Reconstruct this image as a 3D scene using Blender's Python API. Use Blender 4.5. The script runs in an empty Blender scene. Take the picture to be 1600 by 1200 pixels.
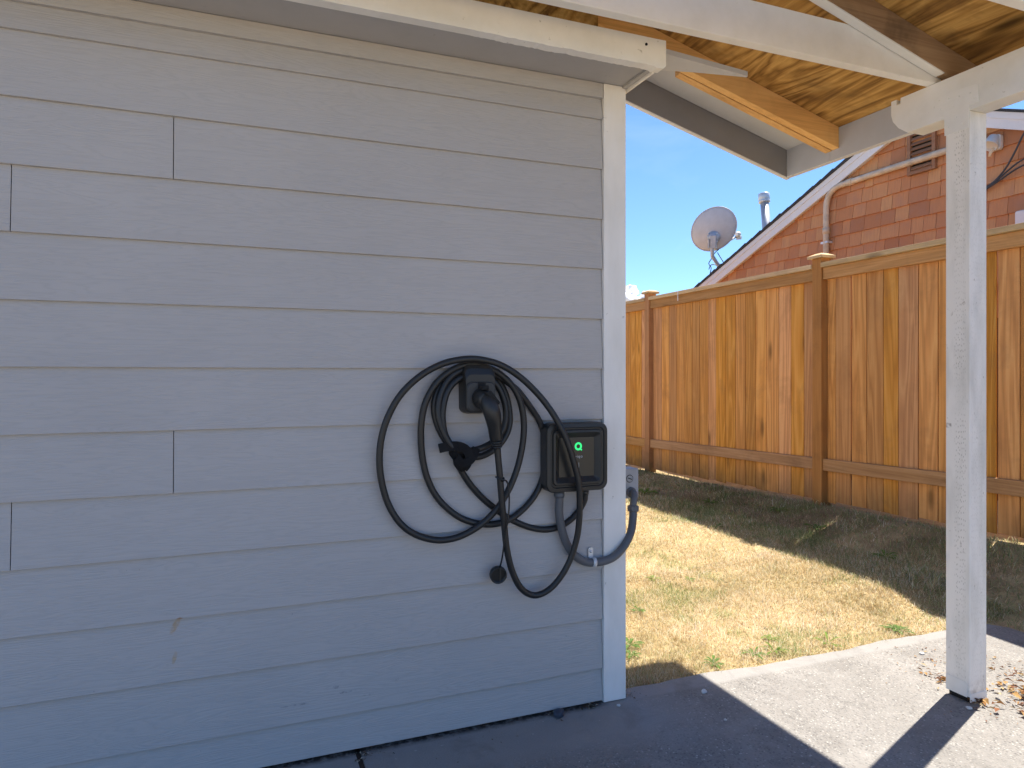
import bpy, bmesh, math, random
import numpy as np
from mathutils import Vector, Matrix

random.seed(7)
np.random.seed(7)
SC = bpy.context.scene
COL = SC.collection

# ------------------------------------------------------------------ camera
cam_d = bpy.data.cameras.new('camera')
cam = bpy.data.objects.new('camera', cam_d)
COL.objects.link(cam)
cam.location = (-1.1985, -2.1728, 1.173)
cam.rotation_euler = (math.radians(90), 0, -math.radians(21.53))
cam_d.sensor_width = 36.0
cam_d.lens = 24.075
cam_d.shift_y = -0.01
cam_d.clip_start = 0.05
cam_d.clip_end = 5000
SC.camera = cam

# ------------------------------------------------------------------ world, sun, exposure
SUN_EL = math.radians(63.6)
SUN_AZ = (0.938, 0.347)          # horizontal direction towards the sun
world = bpy.data.worlds.new('World')
SC.world = world
world.use_nodes = True
wt = world.node_tree
wt.nodes.clear()
w_out = wt.nodes.new('ShaderNodeOutputWorld')
w_bg = wt.nodes.new('ShaderNodeBackground')
w_sky = wt.nodes.new('ShaderNodeTexSky')
w_sky.sky_type = 'NISHITA'
w_sky.sun_disc = False
w_sky.sun_elevation = SUN_EL
w_sky.sun_rotation = math.atan2(SUN_AZ[0], SUN_AZ[1])
w_sky.air_density = 1.0
w_sky.dust_density = 0.0
w_sky.ozone_density = 10.0
w_sky.altitude = 1200
w_bg.inputs['Strength'].default_value = 0.052
# thin wispy cirrus all over the sky
w_tc = wt.nodes.new('ShaderNodeTexCoord')
w_map = wt.nodes.new('ShaderNodeMapping')
w_map.inputs['Rotation'].default_value = (0.0, 0.0, 0.5)
w_map.inputs['Scale'].default_value = (1.2, 4.5, 6.0)
w_n = wt.nodes.new('ShaderNodeTexNoise')
w_n.inputs['Scale'].default_value = 1.3
w_n.inputs['Detail'].default_value = 7
w_n.inputs['Roughness'].default_value = 0.55
w_n.inputs['Distortion'].default_value = 0.7
w_r = wt.nodes.new('ShaderNodeMapRange')
w_r.inputs['From Min'].default_value = 0.52
w_r.inputs['From Max'].default_value = 0.85
w_r.inputs['To Max'].default_value = 0.26
w_mix = wt.nodes.new('ShaderNodeMixRGB')
w_mix.inputs['Color2'].default_value = (4.6, 5.2, 6.4, 1)
wt.links.new(w_tc.outputs['Generated'], w_map.inputs['Vector'])
wt.links.new(w_map.outputs['Vector'], w_n.inputs['Vector'])
wt.links.new(w_n.outputs['Fac'], w_r.inputs['Value'])
wt.links.new(w_r.outputs['Result'], w_mix.inputs['Fac'])
wt.links.new(w_sky.outputs['Color'], w_mix.inputs['Color1'])
wt.links.new(w_mix.outputs['Color'], w_bg.inputs['Color'])
wt.links.new(w_bg.outputs['Background'], w_out.inputs['Surface'])

sun_d = bpy.data.lights.new('sun', 'SUN')
sun_d.energy = 2.5
sun_d.angle = math.radians(0.5)
sun_d.color = (1.0, 0.94, 0.85)
sun = bpy.data.objects.new('sun', sun_d)
COL.objects.link(sun)
ce = math.cos(SUN_EL)
to_sun = Vector((SUN_AZ[0] * ce, SUN_AZ[1] * ce, math.sin(SUN_EL)))
sun.rotation_euler = to_sun.to_track_quat('Z', 'Y').to_euler()
sun.location = (8, 3, 12)

vs = SC.view_settings
vs.view_transform = 'Standard'
vs.look = 'None'
vs.exposure = 2.15
vs.gamma = 1.0
vs.use_curve_mapping = False
SC.cycles.max_bounces = 8
SC.cycles.diffuse_bounces = 4
SC.cycles.glossy_bounces = 2
SC.cycles.adaptive_threshold = 0.02

# ------------------------------------------------------------------ helpers
def link(o, parent=None):
    COL.objects.link(o)
    if parent is not None:
        o.parent = parent
    return o

def tag(o, label=None, cat=None, group=None, kind=None):
    if label: o['label'] = label
    if cat: o['category'] = cat
    if group: o['group'] = group
    if kind: o['kind'] = kind
    return o

def thing(name, label, cat, loc=(0, 0, 0), rz=0.0, group=None):
    o = bpy.data.objects.new(name, None)
    o.empty_display_size = 0.1
    o.location = loc
    o.rotation_euler = (0, 0, rz)
    COL.objects.link(o)
    return tag(o, label, cat, group)

class MB:
    """collects geometry for one mesh object"""
    def __init__(self):
        self.v = []; self.f = []; self.sm = []
    def add(self, v, f, smooth=False):
        n = len(self.v)
        self.v += [tuple(p) for p in v]
        self.f += [tuple(i + n for i in q) for q in f]
        self.sm += [smooth] * len(f)
        return self
    def box(self, x0, x1, y0, y1, z0, z1):
        return self.add([(x0,y0,z0),(x1,y0,z0),(x1,y1,z0),(x0,y1,z0),(x0,y0,z1),(x1,y0,z1),(x1,y1,z1),(x0,y1,z1)],
                        [(0,3,2,1),(4,5,6,7),(0,1,5,4),(1,2,6,5),(2,3,7,6),(3,0,4,7)])
    def hexa(self, p):
        return self.add(p, [(0,3,2,1),(4,5,6,7),(0,1,5,4),(1,2,6,5),(2,3,7,6),(3,0,4,7)])
    def prism(self, poly, ext):
        """poly: list of 3D points (planar), ext: vector"""
        n = len(poly); e = Vector(ext)
        v = [Vector(p) for p in poly]; v2 = [p + e for p in v]
        f = [tuple(range(n))[::-1], tuple(range(n, 2 * n))]
        for i in range(n):
            j = (i + 1) % n
            f.append((i, j, n + j, n + i))
        return self.add(v + v2, f)
    def tube(self, pts, r, seg=10, caps=True, smooth=True):
        P = [Vector(p) for p in pts]; n = len(P)
        R = r if isinstance(r, (list, tuple)) else [r] * n
        T = []
        for i in range(n):
            t = P[min(i + 1, n - 1)] - P[max(i - 1, 0)]
            T.append(t.normalized())
        up = Vector((0, 0, 1)) if abs(T[0].z) < 0.9 else Vector((1, 0, 0))
        N = (up - T[0] * up.dot(T[0])).normalized()
        v = []
        for i in range(n):
            N = (N - T[i] * N.dot(T[i])).normalized()
            B = T[i].cross(N)
            for k in range(seg):
                a = 2 * math.pi * k / seg
                v.append(P[i] + (N * math.cos(a) + B * math.sin(a)) * R[i])
        f = []
        for i in range(n - 1):
            for k in range(seg):
                k2 = (k + 1) % seg
                f.append((i * seg + k, i * seg + k2, (i + 1) * seg + k2, (i + 1) * seg + k))
        self.add(v, f, smooth)
        if caps:
            self.add(v[:seg], [tuple(range(seg))[::-1]])
            self.add(v[-seg:], [tuple(range(seg))])
        return self
    def lathe(self, prof, origin, axis, seg=20, smooth=True):
        """prof: (r, h) pairs along axis"""
        a = Vector(axis).normalized(); o = Vector(origin)
        u = a.orthogonal().normalized(); w = a.cross(u)
        v = []
        for r, h in prof:
            for k in range(seg):
                t = 2 * math.pi * k / seg
                v.append(o + a * h + (u * math.cos(t) + w * math.sin(t)) * max(r, 1e-5))
        f = []
        for i in range(len(prof) - 1):
            for k in range(seg):
                k2 = (k + 1) % seg
                f.append((i * seg + k, i * seg + k2, (i + 1) * seg + k2, (i + 1) * seg + k))
        self.add(v, f, smooth)
        self.add(v[:seg], [tuple(range(seg))[::-1]])
        self.add(v[-seg:], [tuple(range(seg))])
        return self
    def mesh(self, name):
        m = bpy.data.meshes.new(name)
        m.from_pydata(self.v, [], self.f)
        m.polygons.foreach_set('use_smooth', self.sm)
        m.update()
        return m
    def build(self, name, mat, parent=None, bevel=0.0, loc=None, fix=True):
        m = self.mesh(name)
        if fix:
            bm = bmesh.new(); bm.from_mesh(m)
            bmesh.ops.remove_doubles(bm, verts=bm.verts, dist=1e-6)
            bmesh.ops.recalc_face_normals(bm, faces=bm.faces)
            bm.to_mesh(m); bm.free()
        m.materials.append(mat)
        o = bpy.data.objects.new(name, m)
        link(o, parent)
        if loc: o.location = loc
        if bevel:
            b = o.modifiers.new('bevel', 'BEVEL')
            b.width = bevel; b.segments = 2; b.limit_method = 'ANGLE'; b.angle_limit = math.radians(40)
        return o

def spline(pts, sub=5):
    P = [Vector(p) for p in pts]
    out = []
    for i in range(len(P) - 1):
        p0 = P[max(i - 1, 0)]; p1 = P[i]; p2 = P[i + 1]; p3 = P[min(i + 2, len(P) - 1)]
        for k in range(sub):
            t = k / sub
            out.append(0.5 * ((2 * p1) + (p2 - p0) * t + (2 * p0 - 5 * p1 + 4 * p2 - p3) * t * t + (3 * p1 - p0 - 3 * p2 + p3) * t ** 3))
    out.append(P[-1])
    return out

def rrect(cx, cz, w, h, r, y, seg=6):
    pts = []
    for (sx, sz, a0) in ((1, 1, 0), (-1, 1, 90), (-1, -1, 180), (1, -1, 270)):
        for k in range(seg + 1):
            a = math.radians(a0 + 90 * k / seg)
            pts.append((cx + sx * (w / 2 - r) + r * math.cos(a), y, cz + sz * (h / 2 - r) + r * math.sin(a)))
    return pts

def loft(rings, mb, cap0=True, cap1=True, smooth=False):
    n = len(rings[0]); v = [p for r in rings for p in r]; f = []
    for i in range(len(rings) - 1):
        for k in range(n):
            k2 = (k + 1) % n
            f.append((i * n + k, i * n + k2, (i + 1) * n + k2, (i + 1) * n + k))
    if cap0: f.append(tuple(range(n))[::-1])
    if cap1: f.append(tuple(range((len(rings) - 1) * n, len(rings) * n)))
    mb.add(v, f, smooth)
    return mb

# ------------------------------------------------------------------ materials
class NT:
    def __init__(self, name):
        self.m = bpy.data.materials.new(name); self.m.use_nodes = True
        self.t = self.m.node_tree
        self.b = self.t.nodes['Principled BSDF']
        self.tc = self.t.nodes.new('ShaderNodeTexCoord')
        self.oi = self.t.nodes.new('ShaderNodeObjectInfo')
    def n(self, ty): return self.t.nodes.new('ShaderNode' + ty)
    def l(self, a, b): self.t.links.new(a, b)
    def coords(self, scale=(1, 1, 1), rnd=0.0, rot=(0, 0, 0)):
        src = self.tc.outputs['Object']
        if rnd:
            add = self.n('VectorMath'); add.operation = 'ADD'
            cmb = self.n('CombineXYZ')
            for i, k in enumerate((1.0, 2.37, 3.71)):
                mu = self.n('Math'); mu.operation = 'MULTIPLY'; mu.inputs[1].default_value = rnd * k
                self.l(self.oi.outputs['Random'], mu.inputs[0]); self.l(mu.outputs[0], cmb.inputs[i])
            self.l(src, add.inputs[0]); self.l(cmb.outputs[0], add.inputs[1])
            src = add.outputs[0]
        mp = self.n('Mapping'); mp.inputs['Scale'].default_value = scale; mp.inputs['Rotation'].default_value = rot
        self.l(src, mp.inputs['Vector'])
        return mp.outputs['Vector']
    def noise(self, vec, scale=5, detail=5, rough=0.55, dist=0.0):
        n = self.n('TexNoise'); n.inputs['Scale'].default_value = scale; n.inputs['Detail'].default_value = min(detail, 4.5)
        n.inputs['Roughness'].default_value = rough; n.inputs['Distortion'].default_value = dist
        self.l(vec, n.inputs['Vector'])
        return n.outputs['Fac']
    def ramp(self, fac, stops):
        r = self.n('ValToRGB'); e = r.color_ramp.elements
        e[0].position, e[0].color = stops[0][0], (*stops[0][1], 1)
        e[1].position, e[1].color = stops[-1][0], (*stops[-1][1], 1)
        for p, c in stops[1:-1]:
            x = e.new(p); x.color = (*c, 1)
        self.l(fac, r.inputs['Fac'])
        return r.outputs['Color']
    def rng(self, fac, a, b, c=0.0, d=1.0):
        r = self.n('MapRange'); r.inputs['From Min'].default_value = a; r.inputs['From Max'].default_value = b
        r.inputs['To Min'].default_value = c; r.inputs['To Max'].default_value = d
        self.l(fac, r.inputs['Value'])
        return r.outputs['Result']
    def mix(self, fac, a, b, mode='MIX'):
        m = self.n('MixRGB'); m.blend_type = mode
        for s, x in (('Fac', fac), ('Color1', a), ('Color2', b)):
            if isinstance(x, (int, float)): m.inputs[s].default_value = x
            elif isinstance(x, tuple): m.inputs[s].default_value = (*x, 1)
            else: self.l(x, m.inputs[s])
        return m.outputs['Color']
    def math(self, op, a, b=0.0):
        m = self.n('Math'); m.operation = op
        for i, x in enumerate((a, b)):
            if isinstance(x, (int, float)): m.inputs[i].default_value = x
            else: self.l(x, m.inputs[i])
        return m.outputs[0]
    def bump(self, h, strength=0.3, dist=0.002, prev=None):
        b = self.n('Bump'); b.inputs['Strength'].default_value = strength; b.inputs['Distance'].default_value = dist
        self.l(h, b.inputs['Height'])
        if prev is not None: self.l(prev, b.inputs['Normal'])
        return b.outputs['Normal']
    def done(self, col=None, rough=0.6, normal=None, spec=0.4, metal=0.0):
        if col is not None:
            if isinstance(col, tuple): self.b.inputs['Base Color'].default_value = (*col, 1)
            else: self.l(col, self.b.inputs['Base Color'])
        if isinstance(rough, (int, float)): self.b.inputs['Roughness'].default_value = rough
        else: self.l(rough, self.b.inputs['Roughness'])
        if normal is not None: self.l(normal, self.b.inputs['Normal'])
        self.b.inputs['Specular IOR Level'].default_value = spec
        self.b.inputs['Metallic'].default_value = metal
        return self.m

def sepz(k, vec=None):
    s = k.n('SeparateXYZ'); k.l(vec if vec is not None else k.tc.outputs['Object'], s.inputs[0]); return s

def blob(k, pos, x, z, rx, rz, slant=0.0):
    """soft elliptical mask on the front wall around (x, z)"""
    dz = k.math('SUBTRACT', pos.outputs[2], z)
    dx = k.math('SUBTRACT', k.math('SUBTRACT', pos.outputs[0], x), k.math('MULTIPLY', dz, slant))
    a = k.math('POWER', k.math('ABSOLUTE', k.math('DIVIDE', dx, rx)), 2.0)
    b = k.math('POWER', k.math('ABSOLUTE', k.math('DIVIDE', dz, rz)), 2.0)
    return k.rng(k.math('ADD', a, b), 1.0, 0.35)

def mat_siding(name, marks):
    k = NT(name)
    v = k.coords((0.9, 1, 13), rnd=9.0)
    g0 = k.noise(v, 1.6, 3, 0.5, 0.35)
    g = k.rng(k.math('ABSOLUTE', k.math('SUBTRACT', k.math('FRACT', k.math('MULTIPLY', g0, 19.0)), 0.5)), 0.0, 0.5)
    v2 = k.coords((5, 5, 220), rnd=5.0)
    g2 = k.noise(v2, 2.0, 3, 0.6, 0.3)
    big = k.noise(k.coords((1, 1, 1)), 1.4, 5, 0.6)
    col = k.ramp(big, [(0.3, (0.44, 0.416, 0.40)), (0.7, (0.48, 0.453, 0.434))])
    grain = k.rng(g, 0.0, 0.45, 0.945, 1.01)
    mul = k.n('VectorMath'); mul.operation = 'SCALE'
    k.l(col, mul.inputs[0]); k.l(grain, mul.inputs['Scale'])
    col = mul.outputs[0]
    # scuffs, drips and dirt low on the wall
    if not marks:
        nb = k.bump(g, 0.3, 0.0016)
        nb = k.bump(g2, 0.3, 0.001, nb)
        return k.done(col, 0.62, nb, 0.3)
    pos = sepz(k)
    sc = k.noise(k.coords((6, 1, 30)), 5, 6, 0.7, 1.2)
    low = k.math('MULTIPLY', k.rng(sc, 0.66, 0.74), k.rng(pos.outputs[2], 0.5, 0.08, 0.0, 0.45))
    col = k.mix(low, col, (0.2, 0.2, 0.21))
    dots = k.noise(k.coords((1, 1, 1)), 60, 2, 0.5)
    col = k.mix(k.rng(dots, 0.77, 0.80, 0, 0.5), col, (0.16, 0.16, 0.16))
    # two small rusty drips and a scrape
    jit = k.noise(k.coords(), 70, 3)
    for (x, z, rx, rz, sl, c) in ((-1.374, 0.458, 0.011, 0.026, 0.45, (0.46, 0.31, 0.17)), (-1.376, 0.368, 0.007, 0.02, 0.2, (0.46, 0.35, 0.23)),
                                  (-1.362, 0.478, 0.010, 0.005, 0.0, (0.30, 0.16, 0.07))):
        mk = k.math('MULTIPLY', blob(k, pos, x, z, rx, rz, sl), k.rng(jit, 0.35, 0.6, 0.3, 0.8))
        col = k.mix(mk, col, c)
    for (x, z, rx, rz, sl) in ((-1.05, 0.176, 0.055, 0.0035, 0.0), (-0.9, 0.19, 0.05, 0.004, 0.0), (-0.74, 0.2, 0.006, 0.012, 0.3), (-0.93, 0.21, 0.012, 0.006, 0.0), (-0.83, 0.17, 0.02, 0.003, 0.)):
        mk = k.math('MULTIPLY', blob(k, pos, x, z, rx, rz, sl), k.rng(jit, 0.4, 0.6, 0.0, 0.6))
        col = k.mix(mk, col, (0.16, 0.16, 0.17))
    nb = k.bump(g, 0.3, 0.0016)
    nb = k.bump(g2, 0.3, 0.001, nb)
    return k.done(col, 0.62, nb, 0.3)

def mat_paint(name, c, dirt=0.5, axis=(4, 4, 4), grain=(1.5, 40, 40), rough=0.55, chips=None):
    k = NT(name)
    big = k.noise(k.coords(axis, rnd=4.0), 1.5, 7, 0.65)
    d = tuple(x * y for x, y in zip(c, (0.80, 0.79, 0.75)))
    col = k.mix(k.rng(big, 0.42, 0.72, 0, dirt), c, d)
    g = k.noise(k.coords(grain, rnd=3.0), 2.0, 5, 0.6, 0.5)
    sp = k.noise(k.coords((1, 1, 1), rnd=3.0), 38, 3, 0.6)
    col = k.mix(k.rng(sp, 0.70, 0.76, 0, 0.45), col, (0.25, 0.22, 0.17))
    if chips:
        ch = k.noise(k.coords((1, 1, 1), rnd=7.0), 9, 8, 0.7, 0.5)
        col = k.mix(k.rng(ch, chips, chips + 0.02, 0, 0.9), col, (0.22, 0.15, 0.09))
    nb = k.bump(g, 0.35, 0.0012)
    return k.done(col, rough, nb, 0.35)

def mat_post():
    k = NT('post_paint')
    c = (0.89, 0.85, 0.79)
    big = k.noise(k.coords((5, 5, 1.2)), 2.5, 7, 0.65)
    col = k.mix(k.rng(big, 0.45, 0.75, 0, 0.6), c, (0.55, 0.53, 0.47))
    # staggered incising slits of treated lumber
    pos = sepz(k)
    def slits(axis, lo, hi):
        cmb = k.n('CombineXYZ')
        k.l(k.math('MULTIPLY', pos.outputs[axis], 150.0), cmb.inputs[0])
        k.l(k.math('MULTIPLY', pos.outputs[2], 48.0), cmb.inputs[1])
        vo = k.n('TexVoronoi'); vo.inputs['Scale'].default_value = 1.0; vo.inputs['Randomness'].default_value = 0.6
        vo.voronoi_dimensions = '2D'
        k.l(cmb.outputs[0], vo.inputs['Vector'])
        st = k.n('CombineXYZ')
        m = k.rng(vo.outputs['Distance'], 0.20, 0.13)
        band = k.math('MULTIPLY', k.math('GREATER_THAN', pos.outputs[axis], lo), k.math('LESS_THAN', pos.outputs[axis], hi))
        return k.math('MULTIPLY', m, band)
    geo = k.n('NewGeometry'); nrm = sepz(k, geo.outputs['Normal'])
    m1 = k.math('MULTIPLY', slits(1, -0.492, -0.452), k.math('GREATER_THAN', k.math('ABSOLUTE', nrm.outputs[0]), 0.7))
    m2 = k.math('MULTIPLY', slits(0, 1.215, 1.285), k.math('GREATER_THAN', k.math('ABSOLUTE', nrm.outputs[1]), 0.7))
    fade = k.noise(k.coords((3, 3, 1.5)), 3, 3)
    m = k.math('MULTIPLY', k.math('ADD', m1, k.math('MULTIPLY', m2, 0.35)), k.rng(fade, 0.35, 0.6, 0.15, 0.6))
    m = k.math('MULTIPLY', m, k.rng(pos.outputs[2], 2.06, 2.04))
    col = k.mix(m, col, (0.30, 0.27, 0.21))
    sp = k.noise(k.coords((1, 1, 0.6)), 45, 3, 0.6)
    col = k.mix(k.rng(sp, 0.67, 0.74, 0, 0.5), col, (0.25, 0.2, 0.14))
    rust = k.noise(k.coords((1, 1, 1)), 30, 4)
    zlow = k.rng(pos.outputs[2], 0.09, 0.02)
    col = k.mix(k.math('MULTIPLY', zlow, k.rng(rust, 0.4, 0.65, 0, 0.7)), col, (0.26, 0.2, 0.14))
    knot = k.math('ADD', blob(k, pos, 1.206, 0.985, 0.5, 0.010), 0.0)
    side = k.math('GREATER_THAN', pos.outputs[1], -0.44)
    kn = k.math('MULTIPLY', k.math('MULTIPLY', knot, side), k.rng(rust, 0.45, 0.6, 0, 0.8))
    col = k.mix(kn, col, (0.12, 0.09, 0.06))
    g = k.noise(k.coords((30, 30, 1.2)), 2.0, 5, 0.6, 0.5)
    nb = k.bump(g, 0.3, 0.001)
    nb = k.bump(k.math('SUBTRACT', 1.0, m), 0.4, 0.0015, nb)
    return k.done(col, 0.6, nb, 0.3)

def mat_wood(name, cols, grain_axis='z', rings=9.0, rnd=13.0, rough=0.75, dark=(0.05, 0.03, 0.02), stain=0.35, bump=0.5, knots=True, lowdirt=None, ringw=0.2, tone=1.0, warp=0.25, squash=1.0):
    """cols: dark, mid, light. grain runs along grain_axis"""
    k = NT(name)
    s = {'x': (0.35, 6, 6), 'y': (6, 0.35, 6), 'z': (6, 6, 0.35)}[grain_axis]
    f = {'x': (1.2, 45, 45), 'y': (45, 1.2, 45), 'z': (45, 45, 1.2)}[grain_axis]
    kn = {'x': (1.6, 5.5, 5.5), 'y': (5.5, 1.6, 5.5), 'z': (5.5, 5.5, 1.6)}[grain_axis]
    s = tuple(c * squash if c > 1 else c / squash for c in s)
    v = k.coords(s, rnd=rnd)
    base = k.noise(v, 1.1, 3, 0.5, warp)
    wv = k.math('FRACT', k.math('MULTIPLY', base, rings))
    ring = k.rng(k.math('ABSOLUTE', k.math('SUBTRACT', wv, 0.5)), 0.02, 0.5)
    fine = k.noise(k.coords(f, rnd=rnd), 2.0, 5, 0.65, 0.2)
    t = k.math('ADD', k.math('MULTIPLY', ring, ringw), k.math('MULTIPLY', fine, 1.0 - ringw))
    col = k.ramp(t, [(0.15, cols[0]), (0.5, cols[1]), (0.85, cols[2])])
    # piece-to-piece tone
    hv = k.n('HueSaturation')
    k.l(k.rng(k.oi.outputs['Random'], 0, 1, 1 - 0.14 * tone, 1 + 0.12 * tone), hv.inputs['Value'])
    rr = k.math('FRACT', k.math('MULTIPLY', k.oi.outputs['Random'], 17.3))
    k.l(k.rng(rr, 0, 1, 0.5 - 0.003 * tone, 0.5 + 0.002 * tone), hv.inputs['Hue'])
    k.l(k.rng(rr, 0, 1, 1 - 0.08 * tone, 1 + 0.05 * tone), hv.inputs['Saturation'])
    k.l(col, hv.inputs['Color']); col = hv.outputs['Color']
    if knots:
        vo = k.n('TexVoronoi'); vo.inputs['Scale'].default_value = 1.0
        k.l(k.coords(kn, rnd=rnd * 1.7), vo.inputs['Vector'])
        col = k.mix(k.rng(vo.outputs['Distance'], 0.17, 0.05, 0, 0.75), col, tuple(x * 0.35 for x in cols[0]))
    st = k.noise(k.coords((1, 1, 1), rnd=rnd), 2.6, 6, 0.7, 0.4)
    col = k.mix(k.rng(st, 0.52, 0.74, 0, stain), col, dark)
    if lowdirt:
        pos = sepz(k)
        col = k.mix(k.math('MULTIPLY', k.rng(pos.outputs[2], lowdirt[1], lowdirt[0]), k.rng(st, 0.3, 0.6, 0.25, 0.75)), col, (0.10, 0.075, 0.035))
    nb = k.bump(t, bump, 0.002)
    return k.done(col, rough, nb, 0.25)

def mat_simple(name, c, rough=0.5, metal=0.0, spec=0.5, var=0.0, bump=0.0, bscale=200):
    k = NT(name)
    n = k.noise(k.coords(), 12, 5, 0.6)
    col = k.mix(k.rng(n, 0.35, 0.7, 0, 1), tuple(x * (1 - var) for x in c), tuple(min(1, x * (1 + var)) for x in c))
    nb = None
    if bump: nb = k.bump(k.noise(k.coords(), bscale, 3), bump, 0.0008)
    ro = k.rng(n, 0.3, 0.7, rough * 0.9, min(1, rough * 1.1))
    return k.done(col, ro, nb, spec, metal)

def mat_concrete():
    k = NT('aggregate_concrete')
    pos = sepz(k)
    big = k.noise(k.coords((1, 1, 1)), 2.2, 7, 0.65, 0.3)
    col = k.ramp(big, [(0.25, (0.205, 0.19, 0.17)), (0.5, (0.26, 0.243, 0.22)), (0.75, (0.31, 0.29, 0.265))])
    fine = k.noise(k.coords(), 260, 2, 0.6)
    vo = k.n('TexVoronoi'); vo.inputs['Scale'].default_value = 125.0; k.l(k.coords(), vo.inputs['Vector'])
    peb = k.rng(vo.outputs['Distance'], 0.55, 0.2)
    bw = k.n('RGBToBW'); k.l(vo.outputs['Color'], bw.inputs[0])
    tone = k.rng(bw.outputs[0], 0.2, 0.85)
    pc = k.ramp(tone, [(0.0, (0.11, 0.105, 0.10)), (0.3, (0.19, 0.18, 0.166)), (0.75, (0.27, 0.255, 0.232)), (1.0, (0.55, 0.53, 0.48))])
    exposed = k.rng(k.noise(k.coords(), 5, 4, 0.6), 0.35, 0.6, 0.45, 0.95)
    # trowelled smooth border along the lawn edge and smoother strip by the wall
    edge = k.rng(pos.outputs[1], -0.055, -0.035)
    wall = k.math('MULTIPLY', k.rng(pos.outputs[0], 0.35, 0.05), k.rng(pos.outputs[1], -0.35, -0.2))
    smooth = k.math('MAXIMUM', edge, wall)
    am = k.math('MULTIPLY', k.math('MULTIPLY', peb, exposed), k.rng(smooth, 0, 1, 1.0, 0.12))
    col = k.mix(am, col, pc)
    col = k.mix(k.rng(smooth, 0, 1, 0, 0.55), col, (0.35, 0.337, 0.318))  # real pale cement, with the wall strip lightened to lift the slab's shade
    col = k.mix(k.rng(fine, 0.35, 0.65, 0.0, 0.22), col, (0.10, 0.10, 0.10))
    sp = k.noise(k.coords(), 45, 3, 0.6)
    col = k.mix(k.rng(sp, 0.70, 0.73, 0, 0.65), col, (0.60, 0.58, 0.53))
    stn = k.noise(k.coords((1, 1, 1)), 4.5, 8, 0.72, 0.6)
    col = k.mix(k.rng(stn, 0.52, 0.75, 0, 0.5), col, (0.12, 0.112, 0.10))
    blo = k.noise(k.coords((1, 1, 1), rot=(0, 0, 0.7)), 3.1, 5, 0.7, 0.9)
    col = k.mix(k.rng(blo, 0.5, 0.7, 0, 0.4), col, (0.36, 0.34, 0.31))
    # grime where water runs along the wall foot
    foot = k.math('MULTIPLY', k.math('MULTIPLY', k.rng(pos.outputs[1], -0.05, -0.022), k.rng(pos.outputs[0], 0.02, -0.02)), k.rng(sp, 0.3, 0.55, 0.3, 1))
    col = k.mix(foot, col, (0.05, 0.042, 0.035))
    nb = k.bump(k.math('MULTIPLY', peb, k.rng(smooth, 0, 1, 1, 0.15)), 0.45, 0.004)
    nb = k.bump(fine, 0.35, 0.002, nb)
    nb = k.bump(big, 0.4, 0.01, nb)
    return k.done(col, 0.85, nb, 0.25)

def mat_ground():
    k = NT('dry_soil')
    n = k.noise(k.coords(), 9, 7, 0.7, 0.5)
    n2 = k.noise(k.coords((1, 1, 1)), 90, 4, 0.65)
    col = k.ramp(n, [(0.3, (0.34, 0.25, 0.13)), (0.55, (0.50, 0.38, 0.2)), (0.8, (0.60, 0.48, 0.27))])
    col = k.mix(k.rng(n2, 0.45, 0.7, 0, 0.5), col, (0.15, 0.11, 0.06))
    return k.done(col, 0.95, k.bump(n2, 0.8, 0.01), 0.1)

def mat_attr(name, rough=0.7, trans=0.0):
    k = NT(name)
    a = k.n('Attribute'); a.attribute_name = 'tint'
    k.done(a.outputs['Color'], rough, None, 0.2)
    if trans:
        tr = k.n('BsdfTranslucent'); k.l(a.outputs['Color'], tr.inputs['Color'])
        ms = k.n('MixShader'); ms.inputs[0].default_value = trans
        out = [x for x in k.t.nodes if x.type == 'OUTPUT_MATERIAL'][0]
        k.l(k.b.outputs[0], ms.inputs[1]); k.l(tr.outputs[0], ms.inputs[2]); k.l(ms.outputs[0], out.inputs['Surface'])
    return k.m

def mat_shingle():
    k = NT('cedar_shingle')
    fine = k.noise(k.coords((30, 60, 2.0), rnd=21.0), 1.5, 5, 0.6, 0.3)
    big = k.noise(k.coords((1, 1, 1), rnd=21.0), 5, 5, 0.6)
    r = k.oi.outputs['Random']
    col = k.ramp(r, [(0.0, (0.45, 0.195, 0.09)), (0.35, (0.55, 0.245, 0.108)), (0.7, (0.60, 0.28, 0.125)), (1.0, (0.64, 0.335, 0.15))])
    col = k.mix(k.rng(fine, 0.4, 0.7, 0, 0.4), col, (0.40, 0.18, 0.10))
    col = k.mix(k.rng(big, 0.5, 0.72, 0, 0.5), col, (0.44, 0.23, 0.15))
    return k.done(col, 0.8, k.bump(fine, 0.4, 0.003), 0.2)

def mat_roofing():
    k = NT('asphalt_shingle')
    n = k.noise(k.coords(), 150, 3)
    return k.done(k.ramp(n, [(0.3, (0.03, 0.03, 0.033)), (0.7, (0.09, 0.088, 0.085))]), 0.9, k.bump(n, 0.5, 0.004), 0.2)

def mat_emit(name, c, s):
    k = NT(name); k.done((0.02, 0.02, 0.02), 0.4)
    k.b.inputs['Emission Color'].default_value = (*c, 1); k.b.inputs['Emission Strength'].default_value = s
    return k.m

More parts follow.
